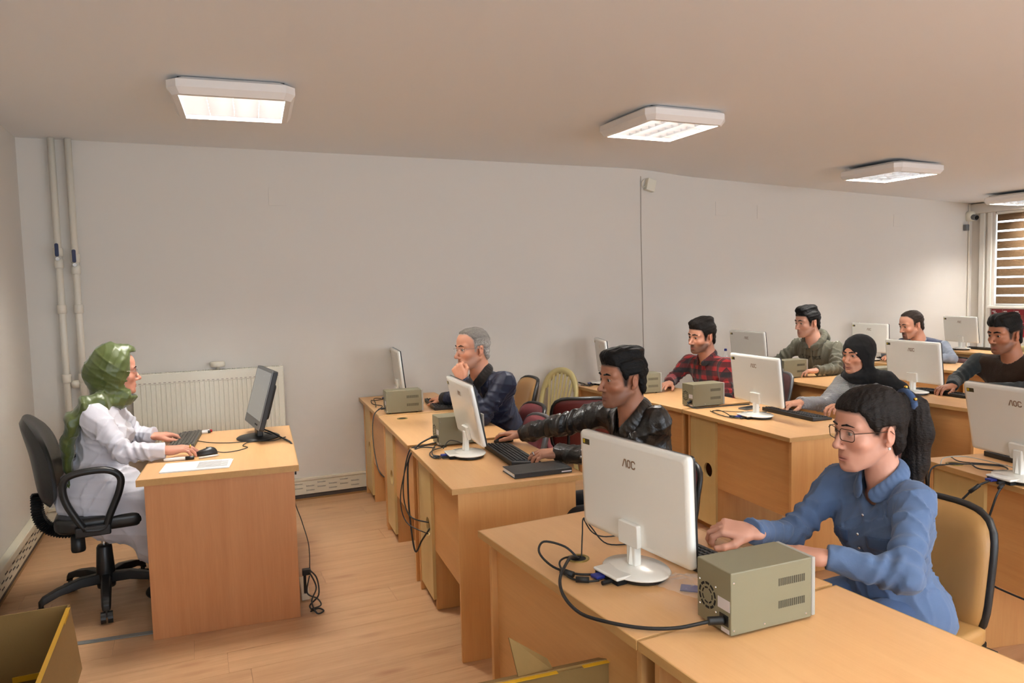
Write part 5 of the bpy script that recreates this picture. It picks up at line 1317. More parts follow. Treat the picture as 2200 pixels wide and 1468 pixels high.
# ------------------------------------------------------------------ whole person
def frame_from(fwd, up=(0, 0, 1)):
    y = unit(fwd); x = unit(np.cross(y, up)); z = np.cross(x, y); return np.stack([x, y, z])      # rows: right, forward, up
class Person:
    def __init__(s, label, root, spec):
        s.t = thing('person', label, 'person', (root[0], root[1], 0)); s.t['group'] = 'people in the room'; s.r = np.array((root[0], root[1], 0.0)); s.o = spec
        s.hp = np.array(spec['head'], float); s.HR = frame_from(spec['look'], spec.get('head_up', (0, 0, 1))); s.hs = spec.get('hscale', 1.0)
        s.fw = unit(np.append(np.array(spec['face'][:2], float), 0)); s.rt = np.cross(s.fw, (0, 0, 1)); s.res = spec.get('res', .0032)
        j = s.J = {k: np.array(v, float) for k, v in spec['J'].items()}
        j.setdefault('neck', s.hp - s.HR[2] * .165 * s.hs - s.HR[1] * .045 * s.hs)
        up = unit(j['neck'] - j['pelvis'])
        for sd, sg in (('R', 1), ('L', -1)):
            j.setdefault('kn' + sd, j['pelvis'] + s.fw * .42 + s.rt * sg * .11 - np.array((0, 0, .02)))
            j.setdefault('an' + sd, np.array((*(j['kn' + sd] - s.fw * .05)[:2], .09)))
        s.up = up
    def W(s, p): return np.asarray(p, float) @ s.HR * s.hs + s.hp           # head-local to world
    def obj(s, name, v, f, mat, C=None): return np_obj(name, np.asarray(v) - s.r, f, mat, s.t, C)
    def body(s, hands):
        o = s.o; parts = []
        hv = [(s.W(v), f, c) for v, f, c in build_head(o, s.res)]; parts += hv
        for wr, d, n, sd, pose in hands: parts.append(hand_at(wr, d, n, sd, pose, o['skin'], s.res, o.get('hand_scale', 1.0)))
        j = s.J; f = Field(np.min(list(j.values()), 0) - .2, np.max(list(j.values()), 0) + .2, .012); c = (j['shR'] + j['shL']) / 2
        c = c - s.fw * .015; f.cap(j['pelvis'] + (0, 0, .02), c - s.up * .14, .06, .07, .03); f.cap(c - s.up * .12, j['neck'] - s.fw * .01, .06, .040, .03)
        for sd in 'RL':
            f.cap(c - s.up * .05, j['sh' + sd] - s.up * .02, .03, .030, .03); f.cap(j['sh' + sd] - s.up * .02, j['el' + sd], .030, .028, .02); f.cap(j['el' + sd], j['wr' + sd], .028, .024, .02)
            f.cap(j['pelvis'] + s.rt * (.075 if sd == 'R' else -.075) - (0, 0, .03), j['kn' + sd] - (0, 0, .01), .05, .038, .03); f.cap(j['kn' + sd], j['an' + sd], .036, .03, .02)
        v, fc = f.mesh(); parts.append((v, fc, lin(o['skin'])))
        V, F_, C = join(parts); b = s.obj('body', V, F_, 'skin', C)
        v, f, C = eyeballs(o.get('gaze', (0, 1, -.05)), o.get('iris', (44, 28, 18))); s.obj('eyes', s.W(v), f, 'eye_surface', C)
        v, f = eyebrows(o, min(s.res, .0030) * .8); c = lin(o.get('brow_col', o.get('hair_col', (30, 24, 20)))); s.obj('eyebrows', s.W(v), f, 'hair_strands', np.tile(c, (len(v), 1)))
        return b
    def hair(s):
        v, f, C = build_hair(s.o, s.res * 1.05); return s.obj('hair', s.W(v), f, 'hair_strands', C)
    def garment(s, name, mat, arms='RL', bulk=0.0, hem=.0, h=.0065, fold=.0035, sleeve=1.0, collar=None, wr_r=.036, skirt=None, freq=26, seed=1, torso=True, cuff=True, belly=1.0, cut=None, extra=None, elbow_fold=.004, female=False):
        j = s.J; up, rt = s.up, unit(j['shR'] - j['shL']); fw = unit(np.cross(up, rt)); ax = [rt, fw, unit(np.cross(rt, fw))]
        pts = [j['pelvis'], j['neck'], j['shR'], j['shL']] + [j[a + sd] for sd in arms for a in ('el', 'wr')]
        if skirt is not None: pts += [np.array(q, float) for q in skirt]
        lo, hi = np.min(pts, 0) - .24, np.max(pts, 0) + .2
        f = Field(lo, hi, h); pv, nk = j['pelvis'], j['neck']; L = np.linalg.norm(nk - pv); at = lambda t: pv + (nk - pv) * t; hw = np.linalg.norm(j['shR'] - j['shL']) / 2
        if torso:
            f.ell(at(.68) - fw * .005, (hw * .88 + bulk, .105 + bulk, L * .34), .03, ax=ax)
            f.ell(at(.36) + fw * .008 * belly, (hw * .80 + bulk, .108 * belly + bulk, L * .36), .05, ax=ax)
            f.ell(at(.06), (hw * .92 + bulk, .125 + bulk, L * .26 + hem), .05, ax=ax)
            if female:
                for sg in (-1, 1): f.ell(at(.62) + fw * .075 + rt * sg * hw * .42, (.062 + bulk * .5, .055 + bulk * .5, .062), .04, ax=ax)
            for sd in 'RL': f.cap(at(.92), j['sh' + sd] - up * .012, .052 + bulk, .044 + bulk, .04)
            for sd in 'RL': f.cap(at(.60), j['sh' + sd] - up * .055 - rt * (.02 if sd == 'R' else -.02), .075, .045 + bulk, .05)
        for sd in arms:
            S, E_, W_ = j['sh' + sd], j['el' + sd], j['wr' + sd]
            f.cap(S - up * .008, E_, (.047 if female else .054) + bulk, .042 + bulk * .8, .030, rip=(elbow_fold, 5.5, .95, .45)); f.cap(E_, E_ + (W_ - E_) * 1.0, .042 + bulk * .8, wr_r + bulk * .3, .02, rip=(elbow_fold, 5, .08, .38))
        if skirt is not None:
            sk = [np.array(q, float) for q in skirt]
            for a, b, ra, rb in zip(sk[:-1], sk[1:], s.o['skirt_r'][:-1], s.o['skirt_r'][1:]): f.cap(a, b, ra, rb, .05)
        if extra: extra(f, s, ax)
        if fold: f.noise(fold, freq, seed, (1, 1, .55), True); f.noise(fold * .35, freq * .8, seed + 7)
        # open the neck
        f.cap(nk - up * .03 + fw * .01, s.hp - s.HR[2] * .06, .056 if not collar else collar, .07 if not collar else collar + .015, .006, 'sub')
        if cut: cut(f, s, ax)
        for sd in arms:
            W_, E_ = j['wr' + sd], j['el' + sd]; d = unit(W_ - E_)
            w = f.win(W_ - .09, W_ + .09)
            if w is not None:
                sl, X, Y, Z = w; q = (X - W_[0]) * d[0] + (Y - W_[1]) * d[1] + (Z - W_[2]) * d[2]; r2 = np.sqrt(np.maximum((X - W_[0]) ** 2 + (Y - W_[1]) ** 2 + (Z - W_[2]) ** 2 - q * q, 0)) - .075
                f.put(sl, np.maximum(-q, r2).astype(np.float32), .003, 'sub')
        v, fc = f.mesh(); s.axes = ax; s.at = at
        return s.obj(name, v, fc, mat)
    def trousers(s, mat='trousers_dark', h=.011, shoes=True, name='trousers'):
        j = s.J; P_ = [j[k] for k in ('pelvis', 'knR', 'knL', 'anR', 'anL')]; f = Field(np.min(P_, 0) - .2, np.max(P_, 0) + .2, h)
        k = s.o.get('slim', 1.0); f.cap(j['pelvis'] + s.rt * .07 - (0, 0, .02), j['pelvis'] - s.rt * .07 - (0, 0, .02), .115 * k, .115 * k, .03)
        for sd, sg in (('R', 1), ('L', -1)): f.cap(j['pelvis'] + s.rt * sg * .08 - (0, 0, .02), j['kn' + sd], .088 * k, .066 * k, .03); f.cap(j['kn' + sd], j['an' + sd], .064 * k, .056, .02)
        f.noise(.004, 22, 4, ridge=True); v, fc = f.mesh(); s.obj(name, v, fc, mat)
        if shoes:
            for sd in 'RL':
                a = j['an' + sd]; f = Field(a - .22, a + .22, .010); b = a.copy(); b[2] = .045
                f.cap(b - s.fw * .04, b + s.fw * .15, .042, .038, .02, flat=((0, 0, 1), .8)); f.cap(a, b, .045, .045, .02)
                w = f.win(f.lo, f.lo + f.h * (f.n - 1)); f.half((0, 0, .004), (0, 0, -1)); v, fc = f.mesh(); s.obj('shoe', v, fc, 'shoe_black')
    def ring_at(s, c, d, r, tube, mat, name, n=18, arc=1.0):
        d = unit(d); a = unit(np.cross(d, (0, 0, 1) if abs(d[2]) < .9 else (1, 0, 0))); b = np.cross(d, a)
        pts = [tuple(np.asarray(c) + (a * math.cos(t) + b * math.sin(t)) * r - s.r) for t in [2 * math.pi * arc * k / n for k in range(n + 1)]]
        return MB().tube(pts, tube, 6).build(name, mat, s.t, smooth=True)
    def glasses(s, mat='metal_frame', w=.026, hgt=.017, th=.0012, rimless=False):
        P_ = lambda p: tuple(s.W(p) - s.r)
        fr = MB()
        for sg in (-1, 1):
            ol = [(sg * .033 + a, .098 - .35 * max(0, abs(sg * .033 + a) - .03), -.004 + b) for a, b in rrect(w * 2, hgt * 2, .010, 3)]
            if not rimless: fr.tube([P_(p) for p in ol + ol[:1]], th, 6)
            else: fr.tube([P_(p) for p in ol + ol[:1]], th * .5, 5)
            ln = mesh_obj('lens', [P_(p) for p in ol], [tuple(range(len(ol)))], 'lens_glass', s.t)
            fr.tube([P_(p) for p in ((sg * (.033 + w), .0905, .004), (sg * .072, .072, .006), (sg * .079, .02, .004), (sg * .080, -.012, .004), (sg * .078, -.024, -.008))], th, 6)
        fr.tube([P_(p) for p in ((-.008, .100, .003), (0, .1025, .006), (.008, .100, .003))], th, 6)
        fr.build('glasses_frame', mat, s.t, smooth=True)
SK_OLIVE, SK_TAN = (206, 150, 122), (196, 142, 112)
# ------------------------------------------------------------------ shared garment details
def ray(s, g, p, d):
    ok, loc, nrm, _ = g.ray_cast(Vector(np.asarray(p) - s.r), Vector(d))
    return (np.array(loc) + s.r, np.array(nrm)) if ok else (None, None)
def studs(s, g, pts, d, r, mat, name='button'):
    for p in pts:
        c, n = ray(s, g, p, d)
        if c is None: continue
        n = unit(n); a = unit(np.cross(n, (0, 0, 1))); b = np.cross(n, a)
        o = MB().lathe([(0, r * .5), (r * .7, r * .45), (r, 0), (r, -r)], n=12).build(name, mat, s.t, smooth=True)
        o.matrix_local = Matrix(((a[0], b[0], n[0], c[0] - s.r[0]), (a[1], b[1], n[1], c[1] - s.r[1]), (a[2], b[2], n[2], c[2] - s.r[2]), (0, 0, 0, 1)))
def collar_ring(s, name, mat, rad=.066, hgt=.022, th=.007, lift=.012, gap=38, drop=.035, h=.004, spread=1.0, back=.0):
    """folded collar: a band round the neck whose front points fall apart"""
    ax = s.axes; nk = s.J['neck']; f = Field(nk - .16, nk + .16, h); pts = []; N = 22
    for k in range(N + 1):
        a = math.radians(gap + (360 - 2 * gap) * k / N); e = abs(k / N * 2 - 1)
        rr = rad * (1 + .18 * e ** 3 * spread); q = nk + ax[1] * (math.cos(a) * rr * 1.05 + .008) + ax[0] * math.sin(a) * rr + ax[2] * (lift + back * (1 - e) - drop * e ** 2.2)
        pts.append((q, unit(ax[1] * math.cos(a) + ax[0] * math.sin(a) + ax[2] * .5)))
    for (p, n), (q, m) in zip(pts[:-1], pts[1:]): f.cap(p, q, hgt, hgt, .004, flat=(n, th / hgt))
    v, fc = f.mesh(); return s.obj(name, v, fc, mat)
def shell_patch(s, g, name, mat, centre, u, v_, w, hh, d, off=.004, n=7, pts=None):
    """small cloth patch (pocket flap, print panel) laid on the garment by casting rays"""
    V, Fc, Q, T = [], [], [], []; d = np.asarray(d, float)
    for i in range(n):
        for k in range(n):
            a, b = i / (n - 1) * 2 - 1, k / (n - 1) * 2 - 1
            p = np.asarray(centre) + np.asarray(u) * a * w / 2 + np.asarray(v_) * b * hh / 2 * (1 + (.25 * (1 - abs(a)) if b < 0 else 0))
            c, nn = ray(s, g, p, d); Q.append(p); T.append((c - p) @ d if c is not None else np.nan)
    T = np.array(T); med = np.nanmedian(T); T = np.where(np.abs(T - med) < .025, T, med)
    V = [q + d * (t - off) - s.r for q, t in zip(Q, T)]
    for i in range(n - 1):
        for k in range(n - 1): Fc.append((i*n+k, i*n+k+1, (i+1)*n+k+1, (i+1)*n+k))
    o = mesh_obj(name, V, Fc, mat, s.t, smooth=True)
    m = o.modifiers.new('solid', 'SOLIDIFY'); m.thickness = .003; m.offset = 0
    return o
def print_text(s, g, txt, size, centre, u, v_, d, mat, name='printed_lettering'):
    cu = bpy.data.curves.new(name, 'FONT'); cu.body = txt; cu.size = size; cu.align_x = 'CENTER'; cu.align_y = 'CENTER'; cu.resolution_u = 2
    t = bpy.data.objects.new(name, cu); COL.objects.link(t); dg = bpy.context.evaluated_depsgraph_get(); me = bpy.data.meshes.new_from_object(t.evaluated_get(dg)); COL.objects.unlink(t); bpy.data.objects.remove(t)
    last = None
    for vv in me.vertices:
        p = np.asarray(centre) + np.asarray(u) * vv.co.x + np.asarray(v_) * vv.co.y; c, n = ray(s, g, p, d)
        if c is None: c = last if last is not None else p
        last = c; vv.co = Vector(c - s.r - np.asarray(d) * .003)
    me.materials.clear(); me.materials.append(MATS[mat]); me.name = name; return link(bpy.data.objects.new(name, me), s.t)
def ang(a, z=0.0): return (math.cos(R(a)), math.sin(R(a)), z)

# ------------------------------------------------------------------ woman in denim (nearest)
p = Person('woman in blue denim shirt with dark ponytail and glasses at the nearest desk', (1.98, 1.60), dict(
    head=(1.862, 1.584, 1.112), look=ang(166, -.06), face=ang(178), hscale=1.04, res=.0026, fem=True, skin=(214, 158, 134), lip=(176, 104, 98), jaw=.94, nose=1.0, eye_open=.0048,
    slim=.80, hair='pony', hair_col=(26, 20, 17), thick=.010, brow=.8, gaze=(.12, 1, -.02),
    J=dict(pelvis=(2.00, 1.61, .555), shL=(1.895, 1.450, .928), shR=(1.912, 1.740, .918), elL=(1.715, 1.345, .765), wrL=(1.575, 1.475, .795), elR=(1.745, 1.775, .745), wrR=(1.530, 1.725, .800))))
p.body([(p.J['wrR'] , (-.72, .62, .10), (-.25, -.2, 1), 'R', 'claw'), (p.J['wrL'], (-.50, .85, -.02), (0, 0, 1), 'L', 'flat')])
p.hair()
def vneck(f, s, ax): f.cap(s.J['neck'] + ax[1] * .055 - ax[2] * .015, s.J['neck'] + ax[1] * .12 - ax[2] * .085, .030, .004, .006, 'sub')
def waistband(f, s, ax):
    c = s.J['pelvis'] + (s.J['neck'] - s.J['pelvis']) * .27
    f.ell(c - ax[2] * .15, (.178, .150, .13), .03, ax=ax)
g = p.garment('denim_shirt', 'denim', bulk=.004, h=.0045, fold=.0075, freq=30, seed=3, female=True, cut=vneck, extra=waistband, wr_r=.036, elbow_fold=.006)
collar_ring(p, 'collar', 'denim', rad=.062, hgt=.024, gap=28, drop=.055, h=.0035, lift=.044, th=.008)
ax = p.axes
studs(p, g, [p.at(t) + ax[1] * .3 for t in (.80, .66, .54, .42, .30)], -ax[1], .0055, 'snap_metal')
for sg in (-1, 1):
    shell_patch(p, g, 'pocket_flap', 'denim_dark', p.at(.64) + ax[0] * (.056 if sg > 0 else -.080) + ax[1] * .3, ax[0], ax[2], .062 if sg > 0 else .080, .034, -ax[1], off=.004)
    studs(p, g, [p.at(.615) + ax[0] * (.056 if sg > 0 else -.080) + ax[1] * .3], -ax[1], .0055, 'snap_metal')
p.trousers('denim_dark')
p.glasses('metal_frame')
p.ring_at(p.W((0, -.126, .068)), p.HR[1] * -1 + p.HR[2] * .2, .030, .011, 'denim_dark', 'hair_tie')
for a in (0.4, 1.6, 2.9):
    o = MB().lathe([(0, .006), (.005, .004), (.006, 0), (.004, -.004), (0, -.005)], n=10).build('hair_tie_bead', 'gold', p.t, smooth=True); o.location = Vector(p.W((math.cos(a) * .040, -.124, .068 + math.sin(a) * .040)) - p.r)
o = MB().lathe([(0, .0045), (.0032, .0032), (.0045, 0), (.0032, -.0032), (0, -.0045)], n=12).build('earring', 'pearl', p.t, smooth=True); o.location = Vector(p.W((-.083, -.002, -.044)) - p.r)

# ------------------------------------------------------------------ man in black leather jacket
p = Person('man in black leather jacket with slicked dark hair at the front-row desk', (1.90, 2.82), dict(
    head=(1.712, 2.735, 1.160), look=ang(178, -.02), face=ang(172), hscale=1.06, res=.0029, skin=(166, 114, 88), lip=(128, 80, 72), jaw=1.05, nose=1.05, stubble=.35, beard=(38, 28, 24),
    hair='quiff', hair_col=(12, 10, 9), thick=.006, side=.004, brow=1.1,
    J=dict(pelvis=(1.93, 2.82, .56), shL=(1.80, 2.620, .985), shR=(1.785, 2.970, .975), elR=(1.625, 3.200, .880), wrR=(1.548, 3.460, .802), elL=(1.675, 2.690, .805), wrL=(1.520, 3.005, .798))))
p.body([(p.J['wrR'], (-.62, .78, -.04), (.1, 0, 1), 'R', 'mouse'), (p.J['wrL'], (-.98, .18, -.06), (0, -.15, 1), 'L', 'type')])
p.hair()
def lapel(f, s, ax): f.cap(s.J['neck'] + ax[1] * .06 - ax[2] * .01, s.J['neck'] + ax[1] * .13 - ax[2] * .16, .030, .008, .006, 'sub')
p.garment('undershirt', 'black_jersey', arms='', bulk=-.012, h=.008, fold=0)
g = p.garment('leather_jacket', 'black_leather', bulk=.010, h=.0048, fold=.010, freq=26, seed=5, cut=lapel, wr_r=.042, elbow_fold=.008)
collar_ring(p, 'collar', 'black_leather', rad=.078, hgt=.034, th=.010, gap=34, drop=.06, lift=.040, h=.004)
ax = p.axes
studs(p, g, [p.at(.62) + ax[0] * -.05 + ax[1] * .3, p.at(.57) + ax[0] * -.045 + ax[1] * .3], -ax[1], .0055, 'snap_metal', 'snap')
studs(p, g, [p.J['wrL'] + np.array((.035, -.2, .004))], (0, 1, 0), .0075, 'snap_metal', 'cuff_snap')
p.ring_at(p.J['wrL'] + np.array((-.110, .030, -.004)), (-.95, .15, -.3), .0105, .0025, 'snap_metal', 'ring')
p.trousers()

# ------------------------------------------------------------------ man in navy jacket
p = Person('grey-haired man with glasses in navy quilted jacket resting chin on fist', (1.80, 4.30), dict(
    head=(1.565, 4.225, 1.200), look=ang(189, -.03), head_up=(.05, .05, 1), face=ang(184), hscale=1.08, res=.0032, skin=(206, 146, 116), lip=(170, 100, 92), jaw=1.06, nose=1.12, stubble=.22, beard=(150, 140, 132),
    hair='receding', hair_col=(92, 86, 80), grey=.75, thick=.007, brow=1.0, brow_col=(60, 50, 44),
    J=dict(pelvis=(1.84, 4.30, .56), shL=(1.70, 4.06, 1.005), shR=(1.69, 4.41, 1.010), elL=(1.560, 4.060, .805), wrL=(1.452, 4.105, 1.030), elR=(1.680, 4.640, .840), wrR=(1.572, 4.870, .802))))
p.body([(p.J['wrL'], (-.25, .45, .85), (-.75, -.60, .10), 'L', 'fist'), (p.J['wrR'], (-.25, .95, -.02), (-.2, 0, 1), 'R', 'type')])
p.hair()
def quilt(f, s, ax):
    pass
g = p.garment('quilted_jacket', 'navy_nylon', bulk=.012, h=.0055, fold=.008, freq=36, seed=8, wr_r=.042, collar=.062, elbow_fold=.007, belly=1.15)
collar_ring(p, 'collar', 'black_cord', rad=.076, hgt=.030, th=.010, gap=36, drop=.06, lift=.040, h=.0042)
p.garment('shirt', 'shirt_white', arms='', bulk=-.012, h=.009, fold=0, collar=.05)
for sd in 'RL': 
    d = unit(p.J['wr' + sd] - p.J['el' + sd]); f = Field(p.J['wr' + sd] - .09, p.J['wr' + sd] + .09, .005); f.cap(p.J['wr' + sd] - d * .045, p.J['wr' + sd] - d * .006, .049, .048, .004); f.half(p.J['wr' + sd] - d * .004, d); f.half(p.J['wr' + sd] - d * .05, -d); v, fc = f.mesh(); p.obj('cuff', v, fc, 'black_cord')
studs(p, g, [p.at(t) + p.axes[1] * .3 + p.axes[0] * -.02 for t in (.84, .70)], -p.axes[1], .007, 'metal_frame', 'snap')
p.glasses('silver_frame', rimless=True)
p.trousers()

# ------------------------------------------------------------------ man in plaid shirt
p = Person('bearded man in red and black plaid shirt in the second row', (3.76, 4.62), dict(
    head=(3.585, 4.580, 1.168), look=ang(184, -.12), head_up=(-.02, -.08, 1), face=ang(180), hscale=1.10, res=.0036, skin=(202, 146, 120), lip=(160, 96, 88), jaw=1.06, nose=1.1, stubble=.75, beard=(40, 28, 22),
    hair='quiff', hair_col=(22, 17, 14), thick=.008, brow=1.2,
    J=dict(pelvis=(3.80, 4.62, .56), shL=(3.690, 4.415, .950), shR=(3.640, 4.815, .950), elL=(3.62, 4.345, .72), wrL=(3.44, 4.46, .665), elR=(3.530, 4.890, .800), wrR=(3.365, 4.700, .800))))
p.body([(p.J['wrR'], (-.85, -.45, -.05), (0, 0, 1), 'R', 'flat'), (p.J['wrL'], (-.9, .3, -.2), (0, 0, 1), 'L', 'flat')])
p.hair()
g = p.garment('plaid_shirt', 'plaid_flannel', bulk=.008, h=.006, fold=.007, seed=11, wr_r=.040, belly=1.2)
collar_ring(p, 'collar', 'plaid_flannel', rad=.070, hgt=.024, gap=26, drop=.05, h=.0045, lift=.036)
p.garment('undershirt', 'black_jersey', arms='', bulk=-.012, h=.009, fold=0)
p.trousers()
jk = thing('hanging_jacket', 'dark navy jacket hung over the plaid shirt man\'s chair', 'jacket', (3.93, 4.50, 0))
f = Field((3.75, 4.15, .30), (4.15, 4.95, 1.02), .008)
f.chain([(3.96, 4.34, .90), (3.97, 4.60, .93), (3.96, 4.85, .90)], [.030, .034, .030], .02)
for y in (4.32, 4.42, 4.52, 4.62, 4.72, 4.84): f.cap((3.955, y, .88), (3.985, y, .42), .040, .034, .03)
f.chain([(3.93, 4.31, .87), (3.91, 4.29, .70), (3.92, 4.29, .48)], [.045, .045, .04], .02)
f.noise(.006, 24, 2, (1, 1.2, .5), True); v, fc = f.mesh(); np_obj('jacket_cloth', v - np.array((3.93, 4.50, 0)), fc, 'navy_nylon', jk)

# ------------------------------------------------------------------ young man in hoodie
p = Person('young man in grey-green hoodie with tall dark hair in the third row', (5.25, 4.95), dict(
    head=(5.010, 4.920, 1.205), look=ang(172, -.10), face=ang(176), hscale=1.10, res=.0036, skin=(216, 164, 140), lip=(176, 110, 102), jaw=1.0, nose=1.0, stubble=.22, beard=(60, 46, 40),
    hair='tall', hair_col=(14, 12, 12), thick=.007, brow=1.2,
    J=dict(pelvis=(5.30, 4.95, .56), shL=(5.185, 4.750, .975), shR=(5.120, 5.135, .985), elL=(5.075, 4.660, .800), wrL=(4.845, 4.660, .805), elR=(4.975, 5.250, .820), wrR=(4.800, 5.220, .805))))
p.body([(p.J['wrL'], (-.9, .35, -.05), (0, 0, 1), 'L', 'type'), (p.J['wrR'], (-.95, 0, -.05), (0, 0, 1), 'R', 'type')])
p.hair()
g = p.garment('hoodie', 'hoodie_grey', bulk=.012, h=.006, fold=.010, freq=26, seed=13, wr_r=.036, elbow_fold=.009)
f = Field(p.J['neck'] - .22, p.J['neck'] + .2, .0055); ax = p.axes; nk = p.J['neck']
for k in range(21):
    a0, a1 = math.radians(25 + 310 * k / 21), math.radians(25 + 310 * (k + 1) / 21)
    q = [nk + ax[1] * (math.cos(a) * .085 - .012 * (1 - math.cos(a))) + ax[0] * math.sin(a) * .085 + ax[2] * (.005 + .03 * (.5 - .5 * math.cos(a)) - .03 * max(0, math.cos(a))) for a in (a0, a1)]
    f.cap(q[0], q[1], .026, .026, .012)
f.ell(nk - ax[1] * .115 - ax[2] * .02, (.085, .045, .075), .03, ax=ax); f.noise(.004, 40, 3, ridge=True); v, fc = f.mesh(); p.obj('hood', v, fc, 'hoodie_grey')
for sg in (-1, 1): MB().tube([tuple(q - p.r) for q in (nk + ax[1] * .10 + ax[0] * sg * .03 - ax[2] * .02, nk + ax[1] * .128 + ax[0] * sg * .034 - ax[2] * .08, nk + ax[1] * .138 + ax[0] * sg * .036 - ax[2] * .15)], .004, 6).build('drawstring', 'hoodie_grey', p.t)
print_text(p, g, 'SKEPTICS', .046, p.at(.79) + ax[1] * .35, -ax[0], ax[2], -ax[1], 'black_jersey')
p.trousers()

# ------------------------------------------------------------------ woman in black headscarf
p = Person('woman in black headscarf and grey knit sweater in the second row', (4.03, 3.42), dict(
    head=(3.918, 3.425, 1.085), look=ang(183, -.04), face=ang(180), hscale=1.0, res=.0030, fem=True, noears=True, skin=(196, 140, 112), lip=(160, 96, 88), jaw=.95, nose=1.0,
    hair='short', hair_col=(20, 15, 13), brow=1.15, eye_open=.0055,
    J=dict(pelvis=(4.06, 3.42, .54), shL=(3.990, 3.275, .885), shR=(3.950, 3.570, .890), elR=(3.745, 3.530, .760), wrR=(3.455, 3.455, .806), elL=(3.870, 3.205, .720), wrL=(3.640, 3.260, .800))))
p.body([(p.J['wrR'], (-.95, .1, -.05), (0, 0, 1), 'R', 'type'), (p.J['wrL'], (-.95, .2, -.05), (0, 0, 1), 'L', 'type')])
def knit_cowl(f, s, ax):
    nk = s.J['neck']
    for k in range(24):
        a0, a1 = 2 * math.pi * k / 24, 2 * math.pi * (k + 1) / 24
        q = [nk + ax[1] * (math.cos(a) * .105 + .015) + ax[0] * math.sin(a) * .105 - ax[2] * (.055 + .03 * math.cos(a)) for a in (a0, a1)]; f.cap(q[0], q[1], .034, .034, .02)
g = p.garment('knit_sweater', 'grey_knit', bulk=.010, h=.0055, fold=.003, seed=17, wr_r=.036, female=True, extra=knit_cowl, elbow_fold=.004)
def knit_ribs():
    nt = MATS['grey_knit'].node_tree; P_ = nt.nodes['Principled BSDF']; tc = nt.nodes.new('ShaderNodeTexCoord'); w = nt.nodes.new('ShaderNodeTexWave'); w.inputs['Scale'].default_value = 42; w.inputs['Distortion'].default_value = 1.5; w.bands_direction = 'DIAGONAL'
    nt.links.new(tc.outputs['Object'], w.inputs['Vector']); b = nt.nodes.new('ShaderNodeBump'); b.inputs['Strength'].default_value = .8; b.inputs['Distance'].default_value = .006; nt.links.new(w.outputs['Fac'], b.inputs['Height']); nt.links.new(b.outputs['Normal'], P_.inputs['Normal'])
knit_ribs()
def headscarf(p, name, mat, hood, cutr, neckwrap, drape, h, fold, seed, cutc=(0, .135, -.035), plane=None):
    f = Field(p.hp - np.array((.34, .30, .54)), p.hp + np.array((.24, .24, .20)), h); A = p.HR
    f.ell(p.W((0, -.018, .028)), np.array(hood) * p.hs, .02, ax=A)
    f.cap(p.W((0, -.010, -.02)), p.W((0, -.02, -.115)), .088 * p.hs, .080 * p.hs, .03)
    for c, r in neckwrap: f.ell(p.W(c), np.array(r) * p.hs, .03, ax=A)
    for pts, rs, fl in drape:
        for i in range(len(pts) - 1): f.cap(pts[i], pts[i + 1], rs[i], rs[i + 1], .035, flat=fl)
    f.noise(fold, 36, seed, (1, 1, .7), True); f.noise(fold * .6, 20, seed + 3)
    f.ell(p.W(cutc), np.array(cutr) * p.hs, .008, 'sub', ax=A)
    f.ell(p.W((0, .03, -.036)), np.array((.066, .078, .090)) * p.hs, .006, 'sub', ax=A)
    if plane is not None: f.box(p.W((0, plane + .10, -.012)), (.12 * p.hs, .10 * p.hs, .112 * p.hs), A, .012, 'sub')
    v, fc = f.mesh(); return p.obj(name, v, fc, mat)
headscarf(p, 'headscarf', 'black_jersey', (.090, .117, .106), (.066, .088, .100), [((0, .020, -.135), (.092, .075, .046)), ((0, -.03, -.15), (.10, .08, .05))],
          [([p.J['neck'] + (0, -.06, .02), p.J['shL'] + (.0, -.01, .045), p.J['shL'] + (.06, -.05, -.02), p.J['shL'] + (.10, -.06, -.14)], [.055, .050, .050, .04], None), ([p.J['neck'] + (0, .05, .02), p.J['shR'] + (.0, -.03, .04)], [.05, .04], None)], .0050, .003, 4, (0, .138, -.036))
p.trousers()

# ------------------------------------------------------------------ man in navy vest (fourth row)
p = Person('balding man with goatee in navy vest looking down in the fourth row', (6.95, 5.05), dict(
    head=(6.470, 5.025, 1.118), look=ang(165, -.22), face=ang(172), hscale=1.13, res=.0040, skin=(206, 150, 124), lip=(150, 92, 84), jaw=1.02, nose=1.05, stubble=.8, goatee=True, beard=(46, 34, 28),
    hair='receding', hair_col=(44, 34, 28), thick=.006, brow=1.1,
    J=dict(pelvis=(6.97, 5.05, .55), shL=(6.690, 4.850, .905), shR=(6.610, 5.235, .915), elL=(6.62, 4.70, .795), wrL=(6.44, 4.90, .806), elR=(6.50, 5.330, .800), wrR=(6.36, 5.15, .806))))
p.body([(p.J['wrL'], (-.9, .4, -.05), (0, 0, 1), 'L', 'flat'), (p.J['wrR'], (-.9, -.2, -.05), (0, 0, 1), 'R', 'flat')])
p.hair()
p.garment('shirt', 'shirt_grey', bulk=.004, h=.008, fold=.004, seed=19)
collar_ring(p, 'shirt_collar', 'shirt_grey', rad=.066, hgt=.022, gap=26, drop=.04, h=.005)
p.garment('vest', 'vest_navy', arms='', bulk=.016, h=.007, fold=.003, seed=20)
p.trousers()

